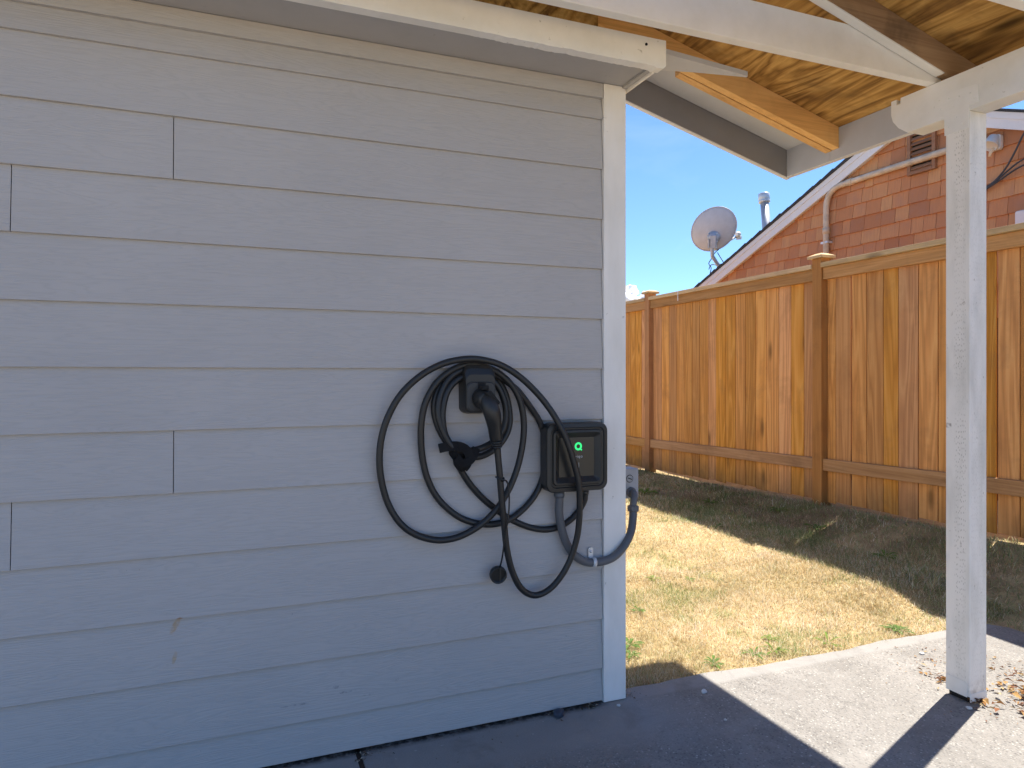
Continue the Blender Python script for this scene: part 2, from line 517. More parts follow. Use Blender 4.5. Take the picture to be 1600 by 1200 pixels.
M = {}
M['siding'] = mat_siding('siding_paint', False)
M['siding_marked'] = mat_siding('siding_paint_marked', True)
M['grey'] = mat_paint('grey_paint', (0.44, 0.42, 0.41), 0.35, grain=(2, 30, 30))
M['grey_dark'] = mat_paint('dark_grey_paint', (0.25, 0.245, 0.252), 0.35, grain=(2, 30, 30))
M['grey_light'] = mat_paint('pale_grey_paint', (0.58, 0.585, 0.60), 0.4, grain=(2, 30, 30))
M['grey_mid'] = mat_paint('mid_grey_paint', (0.52, 0.54, 0.58), 0.3, grain=(30, 2, 30))
M['white'] = mat_paint('white_paint', (0.87, 0.85, 0.81), 0.45, chips=0.72)
M['trim'] = mat_paint('trim_paint', (0.87, 0.83, 0.78), 0.6, axis=(5, 5, 1.5), grain=(40, 40, 1.5))
M['white_y'] = mat_paint('beam_paint', (0.85, 0.83, 0.79), 0.5, grain=(40, 1.5, 40))
M['post'] = mat_post()
CED = ((0.48, 0.205, 0.052), (0.65, 0.295, 0.078), (0.75, 0.385, 0.12))
M['cedar_z'] = mat_wood('cedar_board', CED, 'z', 9.0, stain=0.4, dark=(0.30, 0.14, 0.055), lowdirt=(0.10, 0.42), tone=1.4, ringw=0.5, warp=0.5)
M['cedar_y'] = mat_wood('cedar_rail', ((0.30, 0.145, 0.05), (0.48, 0.25, 0.095), (0.60, 0.35, 0.16)), 'y', 6.0, stain=0.35, dark=(0.14, 0.075, 0.035))
M['cedar_post'] = mat_wood('cedar_post', ((0.32, 0.14, 0.045), (0.46, 0.21, 0.07), (0.56, 0.28, 0.1)), 'z', 5.0, stain=0.35, dark=(0.09, 0.04, 0.025), lowdirt=(0.12, 0.35))
M['cap'] = mat_wood('tan_cap', ((0.42, 0.26, 0.12), (0.60, 0.41, 0.21), (0.72, 0.54, 0.32)), 'y', 4.0, stain=0.3, dark=(0.16, 0.12, 0.09))  # pale tan wood for cap rails and post caps
M['ply'] = mat_wood('plywood', ((0.15, 0.065, 0.014), (0.47, 0.25, 0.06), (0.70, 0.42, 0.125)), 'y', 7.0, stain=0.85, dark=(0.11, 0.055, 0.02), bump=0.3, ringw=0.46, tone=0.25, warp=1.7, squash=0.55)
M['raft_or'] = mat_wood('orange_rafter', ((0.50, 0.24, 0.05), (0.74, 0.41, 0.11), (0.82, 0.52, 0.18)), 'x', 3.0, stain=0.25, dark=(0.12, 0.055, 0.02), knots=False)
M['raft_br'] = mat_wood('brown_rafter', ((0.20, 0.12, 0.07), (0.36, 0.235, 0.135), (0.50, 0.35, 0.21)), 'x', 4.0, stain=0.6, dark=(0.035, 0.022, 0.014))
M['shingle'] = mat_shingle()
M['housewall'] = mat_simple('dark_wall', (0.10, 0.05, 0.035), 0.9)
M['roofing'] = mat_roofing()
M['rake_white'] = mat_paint('rake_white', (0.74, 0.73, 0.72), 0.3)
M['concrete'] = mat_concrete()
M['ground'] = mat_ground()
M['dirt'] = mat_simple('joint_dirt', (0.05, 0.04, 0.03), 0.95, var=0.5, bump=0.8)
M['blade'] = mat_attr('grass_blade', 0.7, 0.42)
M['litter'] = mat_attr('litter', 0.8, 0.1)
M['rubber'] = mat_simple('black_rubber', (0.017, 0.017, 0.017), 0.46, spec=0.5, var=0.12, bump=0.15, bscale=500)
M['plastic'] = mat_simple('black_plastic', (0.019, 0.019, 0.018), 0.42, spec=0.5, var=0.08, bump=0.35, bscale=900)
M['plastic_sm'] = mat_simple('panel_plastic', (0.022, 0.022, 0.021), 0.3, spec=0.5, var=0.05)
M['plastic_lt'] = mat_simple('charcoal_plastic', (0.048, 0.048, 0.047), 0.5, spec=0.4, var=0.1, bump=0.3, bscale=800)
M['velcro'] = mat_simple('velcro', (0.018, 0.018, 0.019), 0.9, spec=0.1, var=0.3, bump=0.6, bscale=700)
M['conduit'] = mat_simple('grey_conduit', (0.11, 0.113, 0.12), 0.5, var=0.1)
M['galv'] = mat_simple('galvanised', (0.66, 0.67, 0.68), 0.4, metal=0.35, var=0.1)
M['jbox'] = mat_simple('box_grey', (0.34, 0.34, 0.35), 0.45, var=0.08)
M['hole'] = mat_simple('hole_dark', (0.012, 0.012, 0.012), 0.9)
M['led'] = mat_emit('green_led', (0.012, 0.40, 0.11), 0.62)
M['print'] = mat_simple('pale_print', (0.6, 0.61, 0.62), 0.5)
M['emboss'] = mat_simple('embossed_print', (0.13, 0.13, 0.13), 0.6)
M['dish'] = mat_simple('dish_grey', (0.54, 0.53, 0.55), 0.5, var=0.06)
M['dishmetal'] = mat_simple('dish_metal', (0.52, 0.52, 0.54), 0.45, metal=0.4, var=0.1)
M['pipe'] = mat_simple('tan_pipe', (0.60, 0.49, 0.36), 0.55, var=0.18)
M['wire'] = mat_simple('grey_wire', (0.05, 0.05, 0.055), 0.6)
M['fixture'] = mat_simple('fixture_white', (0.62, 0.60, 0.57), 0.45, var=0.1)
M['vent'] = mat_wood('vent_wood', ((0.2, 0.1, 0.055), (0.3, 0.155, 0.085), (0.38, 0.21, 0.12)), 'y', 3.0, stain=0.2, knots=False)
M['stone'] = mat_simple('blue_stone', (0.05, 0.06, 0.085), 0.5, var=0.3)
M['pebble'] = mat_simple('pale_pebble', (0.6, 0.6, 0.58), 0.7, var=0.1)
M['cloud'] = mat_simple('cloud_white', (0.88, 0.88, 0.9), 1.0, spec=0.0)

# ------------------------------------------------------------------ terrain
def sstep(a, b, x):
    t = np.clip((x - a) / (b - a), 0, 1)
    return t * t * (3 - 2 * t)

def terrain(x, y):
    """gentle bank that climbs from the slab to the fence"""
    start = 1.25 + 0.95 * (1 - sstep(0.0, 0.5, y))
    rise = np.clip((x - start) / (2.9 - start), 0, 1) ** 1.5
    top = np.clip(0.225 - 0.03 * y, 0.03, 0.26)
    z = rise * top
    z = z + 0.006 * np.sin(x * 7.1 + y * 3.3) * np.sin(y * 5.7 - x * 2.9) * np.clip((y - 0.15) / 0.5, 0, 1)
    return z

xs = np.concatenate([[-3000, -600, -100, -30, -8, -4, -2], np.linspace(-1, 5, 61), [6, 8, 12, 30, 100, 600, 3000]])
ys = np.concatenate([[-3000, -600, -100, -30, -10, -6, -3], np.linspace(-2, 9, 111), [11, 15, 30, 100, 600, 3000]])
gx, gy = np.meshgrid(xs, ys)
gz = terrain(gx, gy) - 0.012
nx, ny = len(xs), len(ys)
verts = np.stack([gx.ravel(), gy.ravel(), gz.ravel()], 1)
# the slab is laid in: sink the soil below it
ins = (verts[:, 0] < 2.09) & (verts[:, 1] < 0.0)
verts[ins, 2] = -0.08
faces = [(j * nx + i, j * nx + i + 1, (j + 1) * nx + i + 1, (j + 1) * nx + i) for j in range(ny - 1) for i in range(nx - 1)]
gm = bpy.data.meshes.new('ground'); gm.from_pydata(verts.tolist(), [], faces); gm.materials.append(M['ground'])
gm.polygons.foreach_set('use_smooth', [True] * len(faces))
ground = link(bpy.data.objects.new('ground', gm)); tag(ground, kind='structure')

# concrete slab, two pours with a dirt-filled joint between them
def slab(name, x0, x1, y0, y1, wavy_far=True, skew=0.0):
    mb = MB(); n = 60
    top = []
    for i in range(n + 1):
        x = x0 + (x1 - x0) * i / n
        yy = y1 + (0.008 * math.sin(x * 5.1) + 0.006 * math.sin(x * 13.7 + 1) + 0.003 * math.sin(x * 41)) * (1 if wavy_far else 0)
        yy -= 0.02 * max(0, x - 0.4)
        if x > x1 - 0.06 and x1 > 1: yy -= 0.06 * ((x - x1 + 0.06) / 0.06) ** 2
        top.append((x, yy))
    sk = lambda x, y: x + skew * (y - y1) * (1 if abs(x - (x1 if skew and x1 < 1 else x0)) < 1e-6 else 0)
    v = []
    for (x, yy) in top: v.append((x, yy - 0.006, 0.0))
    for (x, yy) in top: v.append((sk(x, y0), y0, 0.0))
    for (x, yy) in top: v.append((x, yy, -0.006))
    for (x, yy) in top: v.append((x, yy, -0.12))
    m = n + 1; f = []
    for i in range(n):
        f.append((i, m + i, m + i + 1, i + 1)); f.append((i, i + 1, 2 * m + i + 1, 2 * m + i)); f.append((2 * m + i, 2 * m + i + 1, 3 * m + i + 1, 3 * m + i))
    mb.add(v, f)
    mb.add([(x0, y0, 0), (x0, top[0][1], 0), (x0, top[0][1], -.12), (x0, y0, -.12)], [(0, 1, 2, 3)])
    mb.add([(x1, y0, 0), (x1, top[-1][1], 0), (x1, top[-1][1], -.12), (x1, y0, -.12)], [(3, 2, 1, 0)])
    o = mb.build(name, M['concrete'])
    return tag(o, kind='structure')
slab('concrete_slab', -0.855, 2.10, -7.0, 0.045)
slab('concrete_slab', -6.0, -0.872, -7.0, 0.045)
tag(MB().box(-0.88, -0.85, -7.0, 0.02, -0.06, -0.008).build('slab_joint', M['dirt']), kind='structure')

# ------------------------------------------------------------------ the house with grey siding
house = thing('house', 'grey house wall of lapped siding boards with white corner trim', 'house')
EXP = 0.178
MB().box(-5.0, 0.068, 0.0, 0.10, 0.0, 2.207).build('wall', M['grey'], house)
MB().box(-0.03, 0.068, 0.10, 7.0, 0.0, 2.45).build('wall', M['grey'], house)

def siding_mesh(x0, x1, z0, z1, zt=None):
    """lapped board: thick butt at the bottom, tucked thin at the top"""
    mb = MB()
    yb, yt = -0.0215, -0.0095
    n = max(2, int((x1 - x0) / 0.25))
    prof = [(-0.0095, z0), (yb + 0.0012, z0), (yb, z0 + 0.0012), (yt, z1), (yt + 0.007, z1)]
    v = []; f = []
    for i in range(n + 1):
        x = x0 + (x1 - x0) * i / n
        w = 0.0006 * math.sin(x * 3.1 + z0 * 17) 
        for (y, z) in prof: v.append((x, y, z + w))
    p = len(prof)
    for i in range(n):
        for k in range(p):
            k2 = (k + 1) % p
            f.append((i * p + k, i * p + k2, (i + 1) * p + k2, (i + 1) * p + k))
    f.append(tuple(range(p))[::-1]); f.append(tuple(range(n * p, n * p + p)))
    mb.add(v, f)
    return mb
joints = {9: [-1.3786], 8: [-1.763], 4: [-1.3786], 3: [-1.763], 6: [-3.0], 1: [-2.6], 11: [-2.9]}
for kk in range(-1, 12):
    z0 = 0.1225 + EXP * kk
    z1 = z0 + EXP + 0.004
    if kk == -1: z0 = 0.010
    if kk == 11: z1 = 2.158
    edges = [-5.0] + joints.get(kk, []) + [-0.0025]
    for a, b in zip(edges[:-1], edges[1:]):
        siding_mesh(a + (0.0012 if a > -5 else 0), b - (0.0012 if b < -0.01 else 0), z0, z1).build('siding_board', M['siding_marked' if kk < 3 else 'siding'], house)
# side wall boards (seen only from a step to the right)
for kk in range(-1, 13):
    z0 = max(0.012, 0.1225 + EXP * kk); z1 = 0.1225 + EXP * (kk + 1)
    mb = MB()
    mb.hexa([(0.068, 0.092, z0), (0.0865, 0.092, z0), (0.0865, 7.0, z0), (0.068, 7.0, z0), (0.068, 0.092, z1), (0.0775, 0.092, z1), (0.0775, 7.0, z1), (0.068, 7.0, z1)])
    mb.build('siding_board', M['siding'], house)
MB().box(-5.0, -0.003, -0.0255, -0.002, 2.154, 2.2065).build('frieze_board', M['siding'], house, 0.0015)
MB().box(0.0, 0.0897, -0.0265, 0.001, 0.003, 2.2065).build('corner_trim', M['trim'], house, 0.0015)
MB().box(0.0685, 0.0893, 0.003, 0.090, 0.004, 2.2065).build('corner_trim', M['trim'], house, 0.0015)
# boxed soffit in front of the wall
MB().box(-5.0, 0.092, -0.190, 0.0, 2.208, 2.222).build('soffit', M['grey'], house, 0.001)
# fascia 2x4 with a chewed lower edge
mb = MB(); n = 520
v = []; f = []
for i in range(n + 1):
    x = -5.0 + 5.123 * i / n
    zb = 2.200
    if x > -0.55:
        u = (x + 0.55) / 0.67
        zb += -0.003 * min(1, u * 3) + 0.0009 * math.sin(x * 61) * math.sin(x * 23) + 0.004 * max(0, 1 - abs(x + 0.23) / 0.03) - (0.0045 if 0.075 < x < 0.115 else 0) + random.uniform(-.0011, .0011)
    xe = x
    if i == n: zb += 0.006
    for (y, z) in ((-0.229, zb), (-0.229, 2.288), (-0.192, 2.288), (-0.192, zb)): v.append((xe, y, z))
for i in range(n):
    for k in range(4):
        k2 = (k + 1) % 4
        f.append((i * 4 + k, i * 4 + k2, (i + 1) * 4 + k2, (i + 1) * 4 + k))
f.append((0, 1, 2, 3)); f.append((n * 4 + 3, n * 4 + 2, n * 4 + 1, n * 4))
mb.add(v, f); fas = mb.build('soffit_fascia', M['white'], house)
MB().lathe([(0.0045, 0), (0.0045, 0.004), (0.001, 0.005)], (0.045, -0.2285, 2.262), (0, -1, 0), 8).build('nail_hole', M['hole'], fas)
# end channel of the soffit
MB().box(0.0925, 0.101, -0.190, -0.004, 2.190, 2.226).build('end_channel', M['trim'], house, 0.001)
MB().box(0.0745, 0.0915, -0.189, -0.028, 2.199, 2.2075).build('end_channel', M['grey'], house)
# triangular plywood closure beside the soffit
MB().prism([(0.110, -0.150, 2.292), (0.571, -0.103, 2.292), (0.575, -0.093, 2.292), (0.36, -0.055, 2.292), (0.190, -0.012, 2.292), (0.105, 0.0, 2.292)], (0, 0, 0.018)).build('soffit_wedge', M['grey_light'], house)
# house roof above the soffit
MB().hexa([(-5.2, -0.10, 2.262), (0.09, -0.10, 2.262), (0.09, 4.0, 3.35), (-5.2, 4.0, 3.35), (-5.2, -0.10, 2.286), (0.09, -0.10, 2.286), (0.09, 4.0, 3.38), (-5.2, 4.0, 3.38)]).build('roof', M['roofing'], house)

# ------------------------------------------------------------------ carport
port = thing('carport', 'open carport roof on a white post with plywood deck and rafters', 'carport')
P = 0.27
def zr(x): return 2.28 - P * (x - 1.206)       # underside of rafters, right slope
def zs(x): return zr(x) + 0.100                # underside of deck
RX = -1.3                                      # ridge
def slope_board(x0, x1, y0, y1, d0, d1, name, mat, bevel=0.0015, parent=port):
    """member following the right slope; d0/d1 offsets above the rafter underside"""
    mb = MB(); mb.hexa([(x0, y0, zr(x0) + d0), (x1, y0, zr(x1) + d0), (x1, y1, zr(x1) + d0), (x0, y1, zr(x0) + d0),
                        (x0, y0, zr(x0) + d1), (x1, y0, zr(x1) + d1), (x1, y1, zr(x1) + d1), (x0, y1, zr(x0) + d1)])
    return mb.build(name, mat, parent, bevel)
# plywood deck in sheets
XE = 1.40
for (y0, y1) in ((-1.09, 0.288),):
    for (x0, x1) in ((RX, 0.03), (0.033, XE + 0.015)):
        slope_board(x0, x1, y0, y1, 0.1005, 0.113, 'plywood_panel', M['ply'], 0)
slope_board(0.11, XE - 0.001, 0.3265, 0.575, 0.092, 0.104, 'soffit_panel', M['grey_light'], 0)
slope_board(RX, XE + 0.03, -1.10, 0.61, 0.1135, 0.128, 'roofing', M['roofing'], 0)
# left slope (out of view, cut short to let light in)
zrid = zs(RX)
MB().hexa([(-1.95, -1.10, zrid - P * 0.65), (RX - 0.002, -1.10, zrid), (RX - 0.002, 0.61, zrid), (-1.95, 0.61, zrid - P * 0.65),
           (-1.95, -1.10, zrid - P * 0.65 + .028), (RX - 0.002, -1.10, zrid + .028), (RX - 0.002, 0.61, zrid + .028), (-1.95, 0.61, zrid - P * 0.65 + .028)]).build('plywood_panel', M['ply'], port)
# rafters
for i, y in enumerate((-0.4166, -0.906)):
    slope_board(RX, XE - 0.001, y, y + 0.038, 0.0, 0.1, 'rafter', M['raft_br'])
# painted lower edge of the first brown rafter
slope_board(0.2, 1.203, -0.4156, -0.3796, -0.004, -0.0005, 'paint_strip', M['white'], 0)
slope_board(-0.4, XE - 0.001, 0.245, 0.283, 0.0, 0.1, 'rafter', M['raft_or'], 0.002)
slope_board(0.545, XE - 0.001, 0.287, 0.3255, -0.002, 0.1, 'rafter', M['raft_or'], 0.002)
# tie joists resting on the beam
def tie(y0, mat):
    mb = MB(); x0, x1 = -1.75, 1.24
    poly = [(x0, y0, 2.257), (x1, y0, 2.257), (x1, y0, min(2.396, zs(x1) - 0.003))]
    xk = 1.206 - (2.396 - 2.38) / P
    poly += [(xk - 0.012, y0, 2.396), (x0, y0, 2.396)]
    mb.prism(poly, (0, 0.037, 0))
    return mb.build('tie_joist', mat, port, 0.002)
for y in (-0.3765, -0.866): tie(y, M['white'])
# plywood closure above the house wall line
MB().prism([(-1.9, 0.20, 2.46), (0.10, 0.20, 2.46), (0.10, 0.20, zs(0.10) - .002), (RX, 0.20, zs(RX) - .002), (-1.9, 0.20, zs(RX) - P * 0.6 - .01)], (0, 0.012, 0)).build('closure_panel', M['ply'], port)
# eave fascia in two lengths, rake board, unseen trough
MB().box(XE, XE + 0.020, 0.300, 0.577, 2.184, zs(XE) - 0.001).build('fascia_board', M['grey_mid'], port, 0.001)
MB().box(XE, XE + 0.020, -1.09, 0.2985, 2.184, zs(XE) - 0.001).build('fascia_board', M['grey_mid'], port, 0.001)
slope_board(0.095, XE + 0.020, 0.578, 0.598, 2.184 - zr(XE), 0.1125, 'rake_board', M['grey_dark'], 0.001)
MB().box(XE + 0.0005, XE + 0.0245, -1.09, 0.602, 2.1795, 2.1838).build('edge_strip', M['rake_white'], port)  # thin white strips along the lower edges of fascia and rake
slope_board(0.095, XE + 0.02, 0.579, 0.6015, 2.1797 - zr(XE), 2.1837 - zr(XE), 'edge_strip', M['rake_white'], 0)
g = [(XE + 0.0215, 0, 2.325), (XE + 0.0215, 0, 2.246), (XE + 0.095, 0, 2.246), (XE + 0.108, 0, 2.275), (XE + 0.14, 0, 2.30), (XE + 0.14, 0, 2.325),
     (XE + 0.137, 0, 2.325), (XE + 0.137, 0, 2.302), (XE + 0.105, 0, 2.278), (XE + 0.093, 0, 2.249), (XE + 0.0245, 0, 2.249), (XE + 0.0245, 0, 2.325)]
MB().prism([(a, -1.09, c) for a, b, c in g], (0, 1.69, 0)).build('added_gutter', M['rake_white'], port)  # unseen; added to set where the eave shadow falls on the slab
# beam with sawn, rounded end
bp = [(1.206, -1.21, 2.110), (1.206, -0.262, 2.110), (1.206, -0.222, 2.140), (1.206, -0.198, 2.172), (1.206, -0.190, 2.200), (1.206, -0.190, 2.2555),
      (1.206, -0.214, 2.2555), (1.206, -0.215, 2.234), (1.206, -0.231, 2.234), (1.206, -0.232, 2.2555), (1.206, -1.21, 2.2555)]
beam = MB().prism(bp, (0.089, 0, 0)).build('beam', M['white_y'], port, 0.0015)
plate = MB().prism([(1.2035, -0.503, 2.047), (1.2035, -0.415, 2.047), (1.2035, -0.413, 2.119), (1.2035, -0.377, 2.125), (1.2035, -0.375, 2.203), (1.2035, -0.530, 2.193), (1.2035, -0.537, 2.188), (1.2035, -0.540, 2.128), (1.2035, -0.506, 2.128)], (0.0022, 0, 0)).build('post_bracket', M['white_y'], beam)
for (y, z) in ((-0.395, 2.185), (-0.43, 2.18), (-0.47, 2.172), (-0.51, 2.168), (-0.40, 2.15), (-0.45, 2.145), (-0.525, 2.145), (-0.46, 2.10), (-0.48, 2.07), (-0.43, 2.075)):
    MB().lathe([(0.0032, 0), (0.0028, 0.0012), (0.0005, 0.0016)], (1.2034, y, z), (-1, 0, 0), 8).build('bracket_nail', M['white_y'], beam)
post = MB().box(1.206, 1.295, -0.507, -0.418, 0.022, 2.1095).build('post', M['post'], port, 0.0025)
mb = MB().prism([(1.2035, -0.420, 0.020), (1.2035, -0.499, 0.020), (1.2035, -0.4995, 0.066), (1.2035, -0.493, 0.073), (1.2035, -0.420, 0.076)], (0.0022, 0, 0))
mb.box(1.207, 1.294, -0.5088, -0.507, 0.004, 0.034)
mb.build('base_plate', M['white_y'], post, 0.0006)
MB().box(1.215, 1.288, -0.500, -0.425, 0.0, 0.0215).build('post_gap_dark', M['hole'], post)  # shade of the gap under the post, painted as a near-black block
MB().box(1.206, 1.295, -1.19, -1.101, 0.002, 2.1095).build('post', M['post'], port, 0.0025)

# ------------------------------------------------------------------ fence
fence = thing('fence', 'tall stained cedar board fence with capped posts behind the lawn', 'fence', (2.91, 0, 0), -math.atan(0.026))
def zf(y): return 0.225 - 0.03 * max(min(y, 6), -1)
posts = [-3.09, -0.615, 1.86, 4.335, 6.81, 9.285]
TOP = 2.018
for y in posts:
    p = MB().box(-0.050, 0.042, y - 0.0465, y + 0.0465, zf(y) - 0.2, 2.058).build('fence_post', M['cedar_post'], fence, 0.003)
    mb = MB(); a = 0.072
    c0 = (-0.004, y)
    mb.add([(c0[0] - a, y - a, 2.0585), (c0[0] + a, y - a, 2.0585), (c0[0] + a, y + a, 2.0585), (c0[0] - a, y + a, 2.0585),
            (c0[0] - a, y - a, 2.078), (c0[0] + a, y - a, 2.078), (c0[0] + a, y + a, 2.078), (c0[0] - a, y + a, 2.078),
            (c0[0] - .03, y - .03, 2.098), (c0[0] + .03, y - .03, 2.098), (c0[0] + .03, y + .03, 2.098), (c0[0] - .03, y + .03, 2.098)],
           [(0, 3, 2, 1), (0, 1, 5, 4), (1, 2, 6, 5), (2, 3, 7, 6), (3, 0, 4, 7), (4, 5, 9, 8), (5, 6, 10, 9), (6, 7, 11, 10), (7, 4, 8, 11), (8, 9, 10, 11)])
    mb.build('post_cap', M['cap'], p)
rnd = random.Random(3)
for a, b in zip(posts[:-1], posts[1:]):
    y0, y1 = a + 0.0475, b - 0.0475
    MB().box(-0.062, 0.060, y0, y1, TOP - 0.036, TOP).build('cap_rail', M['cap'], fence, 0.003)
    MB().box(-0.036, -0.001, y0, y1, TOP - 0.126, TOP - 0.0365).build('top_rail', M['cedar_y'], fence, 0.003)
    MB().hexa([(-0.037, y0, zf(y0) + .265), (-0.001, y0, zf(y0) + .265), (-0.001, y1, zf(y1) + .265), (-0.037, y1, zf(y1) + .265),
               (-0.037, y0, zf(y0) + .354), (-0.001, y0, zf(y0) + .354), (-0.001, y1, zf(y1) + .354), (-0.037, y1, zf(y1) + .354)]).build('bottom_rail', M['cedar_y'], fence, 0.003)
    y = y0 + 0.001
    while y < y1 - 0.03:
        w = rnd.choice((0.138, 0.14, 0.142, 0.15, 0.132, 0.12))
        if y + w > y1 - 0.05: w = y1 - 0.002 - y
        gap = rnd.choice((0.004, 0.005, 0.006, 0.007))
        if any(y < q < y + w for q in (0.42, 1.58, -0.1)): gap = 0.011
        off = rnd.uniform(0, 0.0008)
        t0, t1 = zf(y) + rnd.uniform(0.018, 0.035), TOP - 0.037
        # added lap lip: a dark open groove on the face, no daylight through it
        ye = y + w - gap; last = y + w > y1 - 0.01
        lip = ye if (gap > 0.01 or last) else y + w + 0.004
        prof = [(off, y), (off, ye), (off + .010, ye), (off + .010, lip), (off + .017, lip), (off + .017, y + .006), (off + .009, y + .006), (off + .009, y)]
        dzt = rnd.uniform(-.004, .004)
        MB().prism([(a_, b_, t0 + dzt * (b_ - y) / w) for a_, b_ in prof], (0, 0, t1 - t0 - 0.004)).build('fence_board', M['cedar_z'], fence, 0.0015)
        y += w
MB().box(-0.064, -0.0625, 3.705, 3.717, TOP - 0.10, TOP + 0.002).build('paint_drip', M['rake_white'], fence)

# ------------------------------------------------------------------ neighbour's shingled house
HX = 4.40; YC = 2.174; APEX = 3.5355; PT = 0.4045
def ztop(y): return APEX - PT * abs(y - YC)            # top edge of the rake boards
nh = thing('neighbor_house', 'brown cedar shingled gable house with white rake boards behind the fence', 'house', (0, 0, 0))
EY0, EY1 = -1.15, 5.5
MB().prism([(HX, -0.95, 0.0), (HX, 5.17, 0.0), (HX, 5.17, ztop(5.17) - .06), (HX, YC, APEX - .06), (HX, -0.95, ztop(-0.95) - .06)], (7, 0, 0)).build('wall', M['housewall'], nh)
for s, ye in ((1, EY1), (-1, EY0)):
    MB().prism([(4.325, YC, APEX - 0.135), (4.325, ye, ztop(ye) - 0.135), (4.325, ye, ztop(ye)), (4.325, YC, APEX)], (0.02, 0, 0)).build('rake_board', M['rake_white'], nh, 0.001)
    MB().prism([(4.317, YC, APEX - 0.055), (4.317, ye, ztop(ye) - 0.055), (4.317, ye, ztop(ye) - 0.001), (4.317, YC, APEX - 0.001)], (0.0075, 0, 0)).build('rake_trim', M['rake_white'], nh, 0.001)
    MB().prism([(4.305, YC, APEX + 0.001), (4.305, ye + s * .05, ztop(ye + s * .05) + 0.001), (4.305, ye + s * .05, ztop(ye + s * .05) + 0.022), (4.305, YC, APEX + 0.022)], (7.2, 0, 0)).build('roof', M['roofing'], nh)
    MB().prism([(4.346, YC, APEX - 0.12), (4.346, ye, ztop(ye) - 0.12), (4.346, ye, ztop(ye) - 0.10), (4.346, YC, APEX - 0.10)], (0.052, 0, 0)).build('rake_soffit', M['rake_white'], nh)
# curled tabs along the roof edge
mb = MB(); rr = random.Random(9)
y = YC + 0.3
while y < EY1:
    w = rr.uniform(0.1, 0.2)
    mb.hexa([(4.302, y, ztop(y) + .0225), (4.4, y, ztop(y) + .0225), (4.4, y + w, ztop(y + w) + .0225), (4.302, y + w, ztop(y + w) + .0225)] +
            [(4.302, y, ztop(y) + .03 + rr.uniform(0, .012)), (4.4, y, ztop(y) + .03), (4.4, y + w, ztop(y + w) + .027), (4.302, y + w, ztop(y + w) + .026)])
    y += w
mb.build('roof_edge_tabs', M['roofing'], nh)
EXS = 0.1345
rs = random.Random(5)
VY0, VY1, VZ1 = 1.975, 2.243, 3.36
VZ0 = 2.945
far = MB()
def shingle_poly(y0, y1, z0, z1):
    """clip a shingle by the rake line (convex polygon, list of (y,z))"""
    poly = [(y0, z0), (y1, z0), (y1, z1), (y0, z1)]
    for s in (1, -1):
        out = []
        fn = lambda p: (APEX - 0.11 - PT * s * (p[0] - YC)) - p[1]
        for i in range(len(poly)):
            a, b = poly[i], poly[(i + 1) % len(poly)]
            fa, fb = fn(a), fn(b)
            if fa >= 0: out.append(a)
            if (fa >= 0) != (fb >= 0):
                t = fa / (fa - fb); out.append((a[0] + (b[0] - a[0]) * t, a[1] + (b[1] - a[1]) * t))
        poly = out
        if len(poly) < 3: return None
    return poly
row = 0
zrow = 1.62
while zrow < APEX - 0.15:
    y = -0.95 + rs.uniform(-0.1, 0)
    while y < 5.17:
        w = rs.choice((0.095, 0.12, 0.14, 0.15, 0.165, 0.185, 0.2, 0.21))
        dz = rs.uniform(-0.004, 0.004)
        pl = shingle_poly(y + 0.0018, y + w - 0.0018, zrow + dz, zrow + EXS + 0.012)
        if pl and len(pl) >= 3:
            zmin = min(p[1] for p in pl)
            def xo(z): return HX - 0.003 - 0.019 * max(0.0, 1 - (z - (zrow + dz)) / (EXS + 0.012)) - jit
            jit = rs.uniform(0, 0.002)
            mb = MB() if (y > 0.95 and zrow > 1.72) else far
            nn = len(pl)
            v = [(xo(z), yy, z) for yy, z in pl] + [(HX - 0.001, yy, z) for yy, z in pl]
            f = [tuple(range(nn)), tuple(range(nn, 2 * nn))[::-1]] + [(i, (i + 1) % nn, nn + (i + 1) % nn, nn + i) for i in range(nn)]
            mb.add(v, f)
            if mb is not far: mb.build('shingle', M['shingle'], nh, fix=True)
        y += w
    zrow += EXS; row += 1
fo = far.build('shingle_courses', M['shingle'], nh); fo['kind'] = 'stuff'
# louvred gable vent
vent = MB()
vent.box(4.352, 4.383, VY0, VY0 + 0.032, VZ0, VZ1); vent.box(4.352, 4.383, VY1 - 0.032, VY1, VZ0, VZ1)
vent.box(4.350, 4.383, VY0 + .0325, VY1 - .0325, VZ0, VZ0 + 0.032); vent.box(4.350, 4.383, VY0 + .0325, VY1 - .0325, VZ1 - 0.032, VZ1)
vo = vent.build('gable_vent', M['vent'], nh, 0.0015)
z = VZ0 + 0.045
while z < VZ1 - 0.05:
    MB().hexa([(4.353, VY0 + .033, z), (4.36, VY0 + .033, z - .004), (4.36, VY1 - .033, z - .004), (4.353, VY1 - .033, z),
               (4.375, VY0 + .033, z + .03), (4.381, VY0 + .033, z + .027), (4.381, VY1 - .033, z + .027), (4.375, VY1 - .033, z + .03)]).build('slat', M['vent'], vo)
    z += 0.043
MB().box(4.3815, 4.3835, VY0 + .033, VY1 - .033, VZ0 + .033, VZ1 - .033).build('vent_screen', M['hole'], vo)
